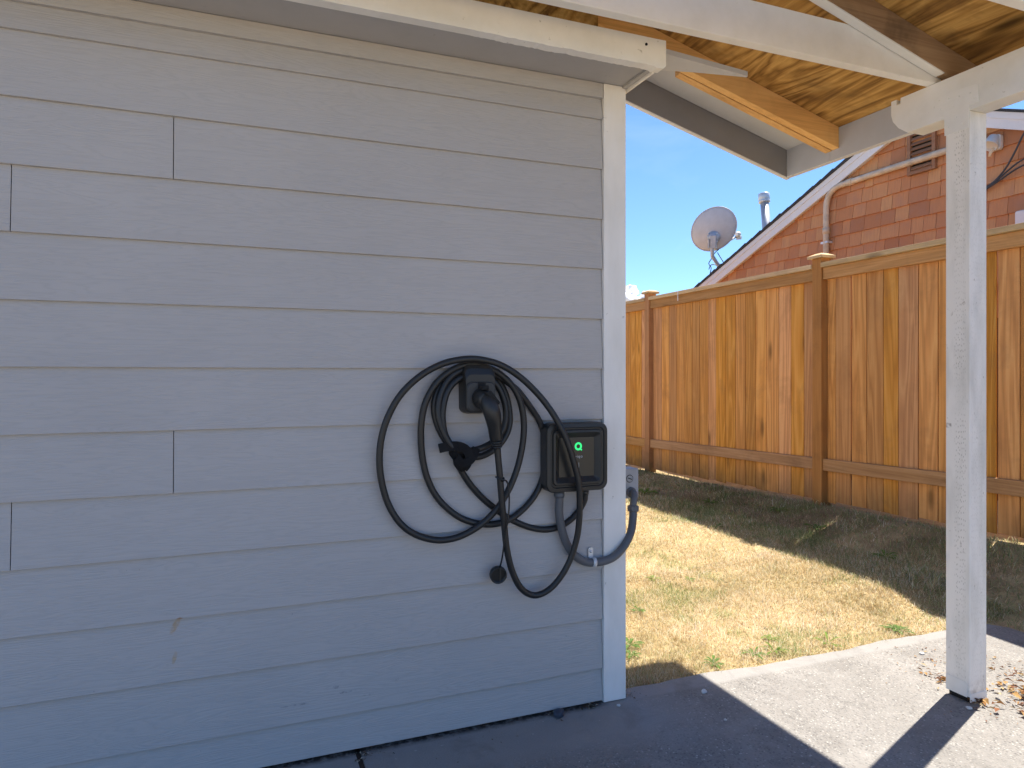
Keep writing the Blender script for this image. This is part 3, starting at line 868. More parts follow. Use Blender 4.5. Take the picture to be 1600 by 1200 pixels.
# conduit on the wall
cp = [(4.345, 3.150, 1.7), (4.345, 3.150, 2.72), (4.345, 3.147, 2.88)]
for k in range(1, 7):
    a = k / 6 * math.pi / 2
    cp.append((4.345, 3.147 - 0.17 * (1 - math.cos(a)), 2.88 + 0.17 * math.sin(a)))
cp += [(4.345, 2.6, 3.056), (4.345, 1.55, 3.062)]
pc = MB().tube(cp, 0.029, 12).build('wall_conduit', M['pipe'], nh)
MB().tube([(4.345, 3.150, 2.60), (4.345, 3.150, 2.66)], 0.0345, 12).build('coupling', M['pipe'], pc)
MB().tube([(4.345, 2.885, 3.052), (4.345, 2.82, 3.053)], 0.0345, 12).build('coupling', M['pipe'], pc)
MB().box(4.318, 4.384, 3.105, 3.195, 2.50, 2.52).build('pipe_strap', M['galv'], pc)
# plumbing vent pipe on the roof
vp = MB().tube([(5.0, 4.66, 2.36), (5.0, 4.768, 3.36)], 0.052, 16).build('flue_pipe', M['dishmetal'], nh)
MB().lathe([(0.052, 0), (0.070, 0.004), (0.072, 0.03), (0.067, 0.034), (0.072, 0.04), (0.070, 0.115), (0.066, 0.12), (0.03, 0.118)], (5.0, 4.768, 3.352), (0, 0.1, 1), 18).build('flue_cap', M['galv'], vp)

# floodlight on the shingles
fl = thing('wall_light', 'small white outdoor light fixture on the brown shingles right of the post', 'light', (4.38, 1.47, 3.0))
mb = MB(); loft([[(-0.005, y, z) for (y, _, z) in rrect(0, 0.0, 0.10, 0.12, 0.02, 0)], [(-0.04, y, z) for (y, _, z) in rrect(0, 0.0, 0.10, 0.12, 0.02, 0)]], mb)
mb.build('back_plate', M['fixture'], fl, 0.002)
mb = MB(); mb.lathe([(0.02, 0), (0.045, 0.02), (0.052, 0.09), (0.058, 0.105), (0.05, 0.105), (0.045, 0.09)], (-0.02, 0.0, 0.055), (-0.55, 0.05, -0.75), 16)
mb.build('lamp_head', M['fixture'], fl)
mb = MB(); mb.tube([(-0.03, 0, -0.03), (-0.05, 0.02, -0.075), (-0.045, 0.03, -0.1)], [0.014, 0.012, 0.01], 10); mb.build('sensor_arm', M['pipe'], fl)
# wires swinging along that wall
wl = ('upper grey wire sagging across the shingles right of the white post', 'middle grey wire crossing the shingles right of the post', 'lowest grey wire crossing the shingles right of the post')
for lab, pts in zip(wl, ([(4.37, 1.62, 2.67), (4.35, 1.534, 2.672), (4.34, 1.46, 2.70), (4.335, 1.38, 2.77), (4.33, 1.31, 2.87), (4.33, 1.24, 3.0), (4.33, 1.15, 3.12), (4.30, 1.0, 3.2)],
                         [(4.37, 1.62, 2.66), (4.345, 1.534, 2.662), (4.335, 1.44, 2.70), (4.33, 1.34, 2.76), (4.33, 1.24, 2.805), (4.33, 1.0, 2.86), (4.37, 0.7, 2.88)],
                         [(4.37, 1.62, 2.645), (4.34, 1.534, 2.65), (4.33, 1.42, 2.69), (4.325, 1.34, 2.725), (4.325, 1.24, 2.757), (4.325, 1.0, 2.79), (4.37, 0.7, 2.80)])):
    tag(MB().tube(spline(pts, 5), 0.0075, 6).build('wire', M['wire'], None), lab, 'wire', 'wires on the neighbouring house')
ub = thing('utility_box', 'white utility box on the shingles at the right edge above the fence', 'box', (4.39, 1.19, 2.28))
mb = MB(); loft([[(x, y, z) for (y, _, z) in rrect(0, 0.05, 0.20, 0.17, 0.015, 0)] for x in (-0.008, -0.085)], mb); mb.build('box_body', M['fixture'], ub, 0.002)
mb = MB(); loft([[(x, y, z) for (y, _, z) in rrect(0, 0.05, 0.185, 0.155, 0.012, 0)] for x in (-0.0855, -0.092)], mb); mb.build('box_lid', M['rake_white'], ub)

# ------------------------------------------------------------------ satellite dish
dish = thing('satellite_dish', 'grey oval satellite dish seen from behind on the neighbouring roof', 'satellite dish', (4.65, 5.25, 2.3))
O = Vector((4.65, 5.25, 2.3))
Cn = Vector((4.65, 5.331, 3.10)) - O
# frame: view direction, right, up around the dish
vd = (Vector((4.65, 5.331, 3.10)) - Vector(cam.location)).normalized()
rt = vd.cross(Vector((0, 0, 1))).normalized(); up = rt.cross(vd)
nrm = (vd * 0.93 + rt * 0.30 + up * 0.10).normalized()
e1 = (rt * 0.80 + up * 0.58); e1 = (e1 - nrm * e1.dot(nrm)).normalized(); e2 = nrm.cross(e1)
A, B, DEP = 0.325, 0.268, 0.07
seg, rings = 40, 9
v = []; f = []
for side in (0, 1):
    for i in range(rings + 1):
        r = i / rings
        for k in range(seg):
            a = 2 * math.pi * k / seg
            p = Cn + e1 * (A * r * math.cos(a)) + e2 * (B * r * math.sin(a)) + nrm * (DEP * (r * r - 1) + (0.006 if side else 0))
            v.append(p)
m = (rings + 1) * seg
for side in (0, 1):
    for i in range(rings):
        for k in range(seg):
            k2 = (k + 1) % seg
            q = (side * m + i * seg + k, side * m + i * seg + k2, side * m + (i + 1) * seg + k2, side * m + (i + 1) * seg + k)
            f.append(q if side else q[::-1])
for k in range(seg):
    k2 = (k + 1) % seg
    f.append((rings * seg + k, rings * seg + k2, m + rings * seg + k2, m + rings * seg + k))
MB().add(v, f, True).build('reflector', M['dish'], dish)
rim = [Cn + e1 * (A * math.cos(2 * math.pi * k / 48)) + e2 * (B * math.sin(2 * math.pi * k / 48)) for k in range(49)]
MB().tube(rim, 0.006, 6, caps=False).build('rim', M['dish'], dish)
bk = Cn - nrm * (DEP + 0.0)
mc = bk - up * 0.10 + rt * 0.02
mb = MB()
mb.lathe([(0.085, 0.03), (0.085, -0.012), (0.06, -0.02), (0.055, -0.055), (0.03, -0.06)], mc, nrm, 18)
mb.build('mount_plate', M['dishmetal'], dish)
mb = MB()
for (a, b) in ((-.055, .05), (.055, .05), (-.055, -.05), (.055, -.05)):
    mb.lathe([(0.012, 0), (0.012, -0.03), (0.004, -0.032)], mc - nrm * 0.012 + rt * a + up * b, nrm, 8)
mb.build('mount_bolt', M['galv'], dish)
def obox(c, hx, hy, hz, ax, ay, az):
    return [c + ax * (sx * hx) + ay * (sy * hy) + az * (sz * hz) for sz in (-1, 1) for (sx, sy) in ((-1, -1), (1, -1), (1, 1), (-1, 1))]
mb = MB(); mb.hexa(obox(mc - nrm * 0.05 - up * 0.05 + rt * 0.02, 0.035, 0.03, 0.085, rt, nrm, up)); mb.hexa(obox(mc - nrm * 0.03 - up * 0.07 - rt * 0.045, 0.012, 0.03, 0.06, rt, nrm, up))
mb.build('bracket', M['dishmetal'], dish, 0.004)
mast = [mc - nrm * 0.055 - up * 0.02, mc - nrm * 0.05 - up * 0.20, mc - nrm * 0.04 - up * 0.26 + rt * 0.01, mc - up * 0.42 + rt * 0.10, mc - up * 0.62 + rt * 0.21]
MB().tube(spline(mast, 4), 0.025, 10).build('mast', M['dishmetal'], dish)
arm0 = mc - up * 0.16 + nrm * 0.05; arm1 = Cn + rt * 0.24 - up * 0.13 + nrm * 0.30
MB().tube([arm0, arm1], 0.014, 8).build('feed_arm', M['dishmetal'], dish)
mb = MB(); mb.lathe([(0.03, 0.0), (0.036, 0.02), (0.036, 0.07), (0.02, 0.1)], arm1 + up * 0.015, (-nrm + up * 0.1), 12); mb.hexa(obox(arm1 - up * 0.035, 0.03, 0.025, 0.022, rt, nrm, up))
mb.build('receiver', M['fixture'], dish)
mb = MB()
mb.tube(spline([mc - up * 0.16 + rt * 0.07, mc - up * 0.2 + rt * 0.02, mc - up * 0.27 - rt * 0.02, mc - up * 0.34 - rt * 0.06, mc - up * 0.4 - rt * 0.03, mc - up * 0.52 - rt * 0.05, mc - up * 0.62 - rt * 0.03], 5), 0.006, 5)
mb.tube(spline([mc - up * 0.42 - rt * 0.06, mc - up * 0.36 - rt * 0.03, mc - up * 0.37 + rt * 0.04, mc - up * 0.45 + rt * 0.06, mc - up * 0.6 + rt * 0.07], 5), 0.006, 5)
mb.tube([mc - up * 0.2 + rt * 0.05, mc - up * 0.44 + rt * 0.19], 0.006, 5)
mb.tube(spline([mc - up * 0.74 - rt * 0.16, mc - up * 0.62 - rt * 0.17, mc - up * 0.54 - rt * 0.11, mc - up * 0.52 - rt * 0.02, mc - up * 0.56 + rt * 0.08], 5), 0.007, 5)
mb.build('coax_cable', M['wire'], dish)

# ------------------------------------------------------------------ wall charger
BX, BZ, BW = -0.1345, 0.889, 0.234
chg = thing('ev_charger', 'black square wall charger with a glowing green ring logo', 'charger', (0, 0, 0))
mb = MB()
Y0 = -0.0285
loft([rrect(BX, BZ, BW - .012, BW - .012, 0.026, Y0), rrect(BX, BZ, BW, BW, 0.03, Y0 - 0.008), rrect(BX, BZ, BW, BW, 0.03, Y0 - 0.052), rrect(BX, BZ, BW - .006, BW - .006, 0.028, Y0 - 0.058),
      rrect(BX, BZ, BW - .030, BW - .030, 0.022, Y0 - 0.060), rrect(BX, BZ, BW - .036, BW - .036, 0.02, Y0 - 0.056), rrect(BX, BZ, BW - .044, BW - .044, 0.018, Y0 - 0.056),
      rrect(BX, BZ, BW - .050, BW - .050, 0.016, Y0 - 0.062), rrect(BX, BZ, BW - .064, BW - .064, 0.012, Y0 - 0.063), rrect(BX, BZ, BW - .10, BW - .10, 0.004, Y0 - 0.048)], mb)
mb.build('housing', M['plastic'], chg)
mb = MB(); mb.box(BX - 0.0668, BX + 0.0668, Y0 - 0.0492, Y0 - 0.0478, BZ - 0.0668, BZ + 0.0668); panel = mb.build('front_panel', M['plastic_sm'], chg)
# ring logo with a tail
YP = Y0 - 0.0498
mb = MB(); v = []; f = []; ns = 36
QX, QZ = BX + 0.006, BZ + 0.036
for k in range(ns):
    a = 2 * math.pi * k / ns
    for r in (0.0072, 0.0138):
        v.append((QX + r * math.cos(a), YP, QZ + r * math.sin(a)))
for k in range(ns):
    k2 = (k + 1) % ns
    f.append((2 * k, 2 * k + 1, 2 * k2 + 1, 2 * k2))
mb.add(v, f)
mb.add([(QX + .0030, YP - .0002, QZ - .0070), (QX + .0065, YP - .0002, QZ - .0035), (QX + .0150, YP - .0002, QZ - .0125), (QX + .0115, YP - .0002, QZ - .0155)], [(0, 1, 2, 3)])
mb.build('logo', M['led'], panel, fix=False)
def text(body, size, mat, parent, loc, name, rot=(math.pi / 2, 0, 0), ext=0.0002):
    c = bpy.data.curves.new(name, 'FONT'); c.body = body; c.size = size; c.extrude = ext; c.align_x = 'CENTER'; c.space_character = 1.25
    o = bpy.data.objects.new('tmp', c); COL.objects.link(o)
    dg = bpy.context.evaluated_depsgraph_get(); dg.update()
    me = bpy.data.meshes.new_from_object(o.evaluated_get(dg))
    bpy.data.objects.remove(o)
    me.materials.clear(); me.materials.append(mat)
    t = bpy.data.objects.new(name, me); link(t, parent); t.location = loc; t.rotation_euler = rot
    return t
text('eviqo', 0.0145, M['print'], panel, (BX + 0.003, YP, BZ - 0.003), 'lettering')
MB().box(BX + 0.0075, BX + 0.0085, YP - .0002, YP + .0004, BZ - 0.036, BZ - 0.02).build('status_line', M['print'], panel)
mb = MB(); mb.lathe([(0.014, 0), (0.014, 0.012), (0.012, 0.02)], (-0.0895, -0.052, BZ - BW / 2 - 0.0005), (0, 0, -1), 14); mb.build('cable_gland', M['plastic'], chg)
mb = MB(); mb.lathe([(0.0185, 0), (0.0185, 0.014), (0.016, 0.022)], (-0.1895, -0.055, BZ - BW / 2 - 0.0005), (0, 0, -1), 14)
mb.build('conduit_fitting', M['conduit'], chg)
MB().lathe([(0.004, 0), (0.004, 0.006), (0.002, 0.008)], (-0.172, -0.06, BZ - BW / 2), (0, 0, -1), 8).build('ground_screw', M['galv'], chg)

# ------------------------------------------------------------------ holster
HXc, HZt = -0.482, 1.205
hol = thing('cable_holster', 'black wall holster holding the charging plug', 'cable holder', (0, 0, 0))
mb = MB()
def hring(y, zt, zb, w, r): return rrect(HXc + 0.0, (zt + zb) / 2, w, zt - zb, r, y)
loft([hring(-0.015, 1.207, 1.043, 0.108, 0.022), hring(-0.045, 1.207, 1.043, 0.108, 0.022), hring(-0.060, 1.203, 1.045, 0.106, 0.022), hring(-0.074, 1.190, 1.047, 0.103, 0.021), hring(-0.082, 1.170, 1.050, 0.099, 0.02)], mb)
mb.build('holster_body', M['plastic'], hol, 0.0015)
mb = MB()
loft([rrect(HXc, 1.099, 0.094, 0.094, 0.018, -0.0825), rrect(HXc, 1.099, 0.096, 0.096, 0.019, -0.088), rrect(HXc, 1.099, 0.088, 0.088, 0.017, -0.092)], mb)
face = mb.build('holster_face', M['plastic_lt'], hol)
mb = MB(); mb.hexa([(HXc - .013, -0.094, 1.127), (HXc + .013, -0.094, 1.127), (HXc + .013, -0.0915, 1.127), (HXc - .013, -0.0915, 1.127), (HXc - .013, -0.094, 1.146), (HXc + .013, -0.094, 1.146), (HXc + .013, -0.0915, 1.146), (HXc - .013, -0.0915, 1.146)])
mb.build('latch_slot', M['hole'], face)
text('EVIQO', 0.017, M['emboss'], hol, (HXc + 0.002, -0.0785, 1.1745), 'lettering', (math.radians(55), 0, 0), 0.0003)

# ------------------------------------------------------------------ charging cable and plug
CABLE= [(-0.0882,-0.05,0.7604),(-0.0883,-0.045,0.73),(-0.1074,-0.03,0.687),(-0.1401,-0.024,0.658),(-0.1832,-0.022,0.6395),(-0.2397,-0.022,0.6379),(-0.2995,-0.022,0.6546),(-0.3582,-0.022,0.6841),(-0.4076,-0.022,0.7194),(-0.4569,-0.024,0.7614),(-0.5027,-0.03,0.8121),(-0.5337,-0.036,0.8597),(-0.5528,-0.04,0.9095),(-0.5913,-0.04,0.9629),(-0.6151,-0.038,1.0115),(-0.6244,-0.036,1.0705),(-0.6102,-0.034,1.1255),(-0.573,-0.03,1.1661),(-0.529,-0.026,1.1901),(-0.4689,-0.024,1.2001),(-0.4172,-0.026,1.1697),(-0.3778,-0.03,1.1082),(-0.3628,-0.034,1.0313),(-0.3743,-0.038,0.9743),(-0.4101,-0.04,0.93),(-0.4551,-0.042,0.9055),(-0.4955,-0.044,0.9007),(-0.5458,-0.055,0.9168),(-0.5818,-0.06,0.9534),(-0.5993,-0.06,0.9979),(-0.6017,-0.058,1.0564),(-0.5842,-0.055,1.1184),(-0.5443,-0.05,1.1572),(-0.4764,-0.046,1.1735),(-0.4179,-0.05,1.1395),(-0.3902,-0.054,1.0824),(-0.3861,-0.058,1.0218),(-0.4071,-0.06,0.9734),(-0.4502,-0.062,0.9397),(-0.506,-0.064,0.925),(-0.5569,-0.066,0.9309),(-0.5883,-0.064,0.9613),(-0.6144,-0.06,1.0275),(-0.613,-0.055,1.0894),(-0.5865,-0.05,1.1478),(-0.543,-0.046,1.181),(-0.4797,-0.044,1.1923),(-0.4035,-0.044,1.1621),(-0.3404,-0.04,1.1197),(-0.2927,-0.036,1.0648),(-0.2519,-0.03,1.009),(-0.2312,-0.026,0.953),(-0.2251,-0.024,0.8895),(-0.2381,-0.024,0.8153),(-0.2668,-0.025,0.7583),(-0.318,-0.03,0.7097),(-0.3801,-0.036,0.6794),(-0.445,-0.036,0.6747),(-0.5159,-0.034,0.6935),(-0.5698,-0.032,0.7286),(-0.6152,-0.03,0.7781),(-0.6455,-0.03,0.8389),(-0.6611,-0.032,0.9024),(-0.6673,-0.036,0.9616),(-0.6668,-0.04,1.0203),(-0.6529,-0.044,1.0859),(-0.6163,-0.048,1.1479),(-0.5597,-0.05,1.1898),(-0.4975,-0.05,1.2049),(-0.4354,-0.054,1.1886),(-0.3885,-0.058,1.1584),(-0.3525,-0.06,1.1164),(-0.3303,-0.06,1.0626),(-0.322,-0.06,0.9974),(-0.3287,-0.06,0.9287),(-0.3468,-0.06,0.857),(-0.3746,-0.06,0.7939),(-0.4128,-0.058,0.734),(-0.4633,-0.054,0.6858),(-0.521,-0.05,0.6539),(-0.5745,-0.048,0.6403),(-0.6271,-0.046,0.6423),(-0.6863,-0.044,0.6638),(-0.7336,-0.042,0.7014),(-0.7708,-0.04,0.7613),(-0.793,-0.04,0.8343),(-0.8005,-0.042,0.9098),(-0.7935,-0.046,0.9812),(-0.7718,-0.052,1.0487),(-0.7335,-0.058,1.1127),(-0.677,-0.066,1.1663),(-0.6122,-0.074,1.2026),(-0.5459,-0.08,1.2189),(-0.4854,-0.084,1.2193),(-0.416,-0.088,1.2019),(-0.3491,-0.092,1.1622),(-0.2852,-0.096,1.1037),(-0.2388,-0.104,1.0439),(-0.2063,-0.112,0.9864),(-0.1824,-0.115,0.9323),(-0.1619,-0.115,0.87),(-0.1449,-0.112,0.811),(-0.1364,-0.104,0.7473),(-0.132,-0.092,0.6749),(-0.1365,-0.082,0.6107),(-0.1534,-0.074,0.5478),(-0.1808,-0.068,0.4944),(-0.2176,-0.062,0.4515),(-0.2567,-0.06,0.4307),(-0.2945,-0.06,0.4313),(-0.3352,-0.064,0.4602),(-0.3672,-0.07,0.5186),(-0.3897,-0.078,0.5946),(-0.4024,-0.086,0.68),(-0.4142,-0.094,0.7644),(-0.4228,-0.1,0.8401),(-0.4314,-0.104,0.915),(-0.4345,-0.106,0.9485)]
cab = thing('charging_cable', 'coiled black charging cable with its plug parked on the wall', 'cable', (0, 0, 0))
MB().tube(spline(CABLE, 6), 0.0108, 12).build('cord', M['rubber'], cab)
hc = Vector((HXc, -0.092, 1.094))
plug = MB()
plug.lathe([(0.034, 0.0), (0.034, 0.012), (0.0315, 0.022), (0.029, 0.036), (0.024, 0.044)], hc, (0.12, -1, -0.12), 24)
pl = plug.build('plug', M['plastic'], cab)
gp = spline([(HXc + 0.002, -0.115, 1.098), (-0.474, -0.133, 1.078), (-0.464, -0.141, 1.048), (-0.4535, -0.131, 1.012), (-0.445, -0.120, 0.975), (-0.442, -0.117, 0.965)], 5)
nr = len(gp)
rad = [0.024 + 0.004 * math.sin(math.pi * min(1, i / nr * 1.6)) - 0.007 * max(0, i / nr - 0.35) for i in range(nr)]
MB().tube(gp, rad, 16).build('handle', M['plastic'], pl)
mb = MB()
for k in range(4):
    c = Vector((-0.4415 + 0.0015 * k, -0.1165 + 0.0025 * k, 0.966 - 0.0085 * k))
    mb.lathe([(0.0165 - .0006 * k, -0.004), (0.0208 - .0009 * k, -0.0018), (0.0208 - .0009 * k, 0.0018), (0.016 - .0006 * k, 0.0038)], c, (0.15, 0.25, -1), 16)
mb.tube([(-0.442, -0.117, 0.97), (-0.4345, -0.106, 0.935)], [0.0155, 0.0125], 14)
mb.build('strain_relief', M['plastic'], pl)
mb = MB(); mb.hexa([Vector(p) for p in ((HXc - .010, -.137, 1.112), (HXc + .012, -.139, 1.120), (HXc + .045, -.139, 1.078), (HXc + .031, -.137, 1.070), (HXc - .008, -.150, 1.115), (HXc + .010, -.152, 1.121), (HXc + .043, -.151, 1.083), (HXc + .031, -.150, 1.077))])
lt = mb.build('release_latch', M['hole'], pl, 0.003)
mb = MB(); mb.box(HXc - .010, HXc + .010, -.134, -.094, 1.122, 1.136); mb.build('latch_arm', M['hole'], pl, 0.002)
# dust cap on its lanyard
mb = MB(); mb.lathe([(0.026, 0.0), (0.028, 0.004), (0.028, 0.022), (0.0245, 0.025), (0.0235, 0.008)], (-0.411, -0.044, 0.512), (-0.15, -1, -0.1), 24)
cap = mb.build('dust_cap', M['rubber'], cab)
mb = MB(); mb.box(-0.4125, -0.4095, -0.0725, -0.0695, 0.489, 0.5385); mb.build('cap_rib', M['plastic'], cap)
mb = MB(); mb.tube(spline([(-0.4085, -0.062, 0.537), (-0.4055, -0.075, 0.57), (-0.403, -0.093, 0.64), (-0.397, -0.106, 0.70), (-0.393, -0.107, 0.76), (-0.396, -0.108, 0.805), (-0.404, -0.112, 0.826), (-0.418, -0.1155, 0.832), (-0.433, -0.116, 0.838), (-0.443, -0.111, 0.843)], 5), 0.0029, 8)
mb.build('lanyard', M['rubber'], cab)
mb = MB(); mb.tube([(-0.4185, -0.0975, 0.826), (-0.4195, -0.0985, 0.836)], 0.0128, 14); mb.build('cable_tie', M['velcro'], cab)
# hook and loop strap gathering the small coils
def band(pts, w, t, name):
    P = spline(pts, 5); mb = MB(); v = []; f = []
    for i, p in enumerate(P):
        tn = (P[min(i + 1, len(P) - 1)] - P[max(i - 1, 0)]).normalized()
        nn = Vector((0, -1, 0)); nn = (nn - tn * nn.dot(tn)).normalized(); bb = tn.cross(nn)
        for (a, b) in ((-1, 0), (1, 0), (1, 1), (-1, 1)): v.append(p + bb * (a * w / 2) + nn * (b * t))
    for i in range(len(P) - 1):
        for k in range(4):
            k2 = (k + 1) % 4; f.append((i * 4 + k, i * 4 + k2, i * 4 + 4 + k2, i * 4 + 4 + k))
    f.append((0, 1, 2, 3)); f.append(tuple(len(P) * 4 - 4 + q for q in (3, 2, 1, 0)))
    mb.add(v, f); return mb.build(name, M['velcro'], cab)
band([(-0.615, -0.058, 0.935), (-0.585, -0.066, 0.941), (-0.556, -0.081, 0.942), (-0.532, -0.082, 0.930), (-0.520, -0.080, 0.908), (-0.524, -0.066, 0.882), (-0.533, -0.056, 0.866)], 0.030, 0.003, 'strap')
band([(-0.566, -0.084, 0.905), (-0.545, -0.084, 0.889), (-0.521, -0.082, 0.893), (-0.504, -0.080, 0.912), (-0.494, -0.070, 0.934)], 0.026, 0.003, 'strap')
mb = MB(); mb.lathe([(0.016, -0.02), (0.0205, -0.008), (0.0195, 0.012), (0.0135, 0.024)], (-0.5395, -0.046, 0.882), (0.55, 0, -0.85), 14); mb.build('strap_wrap', M['velcro'], cab)
mb = MB(); mb.lathe([(0.012, -0.028), (0.022, -0.012), (0.023, 0.012), (0.013, 0.028)], (-0.553, -0.050, 0.916), (0.6, 0, -0.75), 14); mb.build('strap_wrap', M['velcro'], cab)

# ------------------------------------------------------------------ junction box, conduit
jb = thing('junction_box', 'grey metal weatherproof junction box on the side wall beside the corner trim', 'junction box', (0, 0, 0))
MB().box(0.0905, 0.196, 0.062, 0.125, 0.704, 0.815).build('box_body', M['jbox'], jb, 0.002)
MB().box(0.0915, 0.195, 0.0585, 0.0618, 0.705, 0.814).build('cover_plate', M['jbox'], jb, 0.001)
mb = MB(); mb.lathe([(0.0125, 0), (0.0125, 0.0015), (0.011, 0.0015), (0.011, 0.0005)], (0.157, 0.0577, 0.779), (0, -1, 0), 20); plug2 = mb.build('knockout_plug', M['jbox'], jb)
mb = MB(); mb.lathe([(0.0148, 0), (0.0148, 0.0004), (0.0125, 0.0004)], (0.157, 0.0583, 0.779), (0, -1, 0), 20); mb.build('knockout_groove', M['hole'], plug2)
mb = MB(); mb.hexa([(0.149, 0.0556, 0.7805), (0.150, 0.0556, 0.7835), (0.166, 0.0556, 0.7775), (0.165, 0.0556, 0.7745), (0.149, 0.0575, 0.7805), (0.150, 0.0575, 0.7835), (0.166, 0.0575, 0.7775), (0.165, 0.0575, 0.7745)]); mb.build('slot', M['hole'], plug2)
cd = thing('conduit', 'flexible grey conduit looping from the charger to the junction box', 'conduit', (0, 0, 0))
MB().tube(spline([(-0.1895, -0.055, 0.757), (-0.1895, -0.055, 0.735), (-0.1872, -0.049, 0.6934), (-0.1733, -0.042, 0.6357), (-0.1538, -0.039, 0.5856), (-0.1228, -0.038, 0.5428), (-0.0825, -0.038, 0.5164), (-0.0474, -0.040, 0.5102), (-0.004, -0.044, 0.513), (0.037, -0.045, 0.528), (0.079, -0.040, 0.562), (0.113, -0.022, 0.60), (0.135, 0.0, 0.643), (0.1425, 0.010, 0.672)], 6), 0.0145, 14).build('hose', M['conduit'], cd)
el = MB().tube(spline([(0.1425, 0.010, 0.668), (0.1435, 0.0115, 0.69), (0.149, 0.014, 0.712), (0.158, 0.028, 0.726), (0.162, 0.048, 0.728), (0.162, 0.058, 0.728)], 5), 0.013, 14).build('elbow', M['conduit'], cd)
mb = MB(); mb.lathe([(0.017, -0.002), (0.021, 0.002), (0.021, 0.018), (0.018, 0.021)], (0.1425, 0.0103, 0.667), (0.05, 0.06, 1), 10, smooth=False); mb.build('compression_nut', M['conduit'], el)
mb = MB(); mb.lathe([(0.0195, 0), (0.0195, 0.006), (0.015, 0.009)], (0.162, 0.0583, 0.728), (0, -1, 0), 18); mb.build('lock_ring', M['conduit'], el)
# metal strap holding the conduit on the wall
mb = MB(); mb.tube([(-0.0545, -0.0395, 0.5112), (-0.0415, -0.0405, 0.5105)], 0.0165, 18); cl = mb.build('clamp', M['galv'], cd)
mb = MB(); loft([rrect(-0.0515, 0.541, 0.019, 0.036, 0.006, -0.0245), rrect(-0.0515, 0.541, 0.019, 0.036, 0.006, -0.0225)], mb); mb.box(-0.0575, -0.0455, -0.0335, -0.0225, 0.5215, 0.5245); mb.build('clamp_tab', M['galv'], cl)
mb = MB(); mb.lathe([(0.0055, 0), (0.005, 0.003), (0.002, 0.0045)], (-0.0515, -0.0245, 0.546), (0, -1, 0), 10); mb.build('screw', M['galv'], cl)

# ------------------------------------------------------------------ grass
def blades(name, X, Y, L, W, tint, lean=1.0, zoff=0.0):
    """two-segment bent blades, one mesh"""
    n = len(X)
    Z = terrain(X, Y) - 0.012 + zoff
    az = np.random.uniform(0, 2 * np.pi, n); tilt = np.clip(np.random.normal(0.95, 0.35, n) * lean, 0.05, 1.5)
    dx, dy = np.cos(az), np.sin(az)
    wx, wy = -dy * W / 2, dx * W / 2
    h1 = L * 0.55; h2 = L * 0.45
    t2 = np.clip(tilt + np.random.uniform(0.1, 0.6, n), 0, 1.65)
    p1 = np.stack([X + dx * np.sin(tilt) * h1, Y + dy * np.sin(tilt) * h1, Z + np.cos(tilt) * h1], 1)
    p2 = p1 + np.stack([dx * np.sin(t2) * h2, dy * np.sin(t2) * h2, np.cos(t2) * h2], 1)
    w = np.stack([wx, wy, 0 * wx], 1)
    b = np.stack([X, Y, Z - 0.004], 1)
    V = np.stack([b - w, b + w, p1 + w * 0.8, p1 - w * 0.8, p2], 1).reshape(-1, 3)
    me = bpy.data.meshes.new(name)
    me.vertices.add(5 * n); me.vertices.foreach_set('co', V.ravel().astype(np.float32))
    base = np.arange(n)[:, None] * 5
    loops = np.concatenate([base + np.array([[0, 1, 2, 3]]), base + np.array([[3, 2, 4]])], 1).ravel()
    me.loops.add(7 * n); me.loops.foreach_set('vertex_index', loops.astype(np.int32))
    me.polygons.add(2 * n)
    st = np.stack([np.arange(n) * 7, np.arange(n) * 7 + 4], 1).ravel()
    me.polygons.foreach_set('loop_start', st.astype(np.int32))
    me.update(calc_edges=True)
    at = me.attributes.new('tint', 'FLOAT_COLOR', 'POINT')
    c = np.concatenate([tint, np.ones((n, 1))], 1)
    at.data.foreach_set('color', np.repeat(c, 5, 0).ravel().astype(np.float32))
    me.materials.append(M['blade'])
    return link(bpy.data.objects.new(name, me))

def vnoise(x, y, s, seed):
    """cheap value noise"""
    r = np.random.RandomState(seed).rand(64, 64)
    u = x * s; v = y * s
    i = np.floor(u).astype(int); j = np.floor(v).astype(int)
    fu = u - i; fv = v - j; fu = fu * fu * (3 - 2 * fu); fv = fv * fv * (3 - 2 * fv)
    g = lambda a, b: r[a % 64, b % 64]
    return (g(i, j) * (1 - fu) + g(i + 1, j) * fu) * (1 - fv) + (g(i, j + 1) * (1 - fu) + g(i + 1, j + 1) * fu) * fv

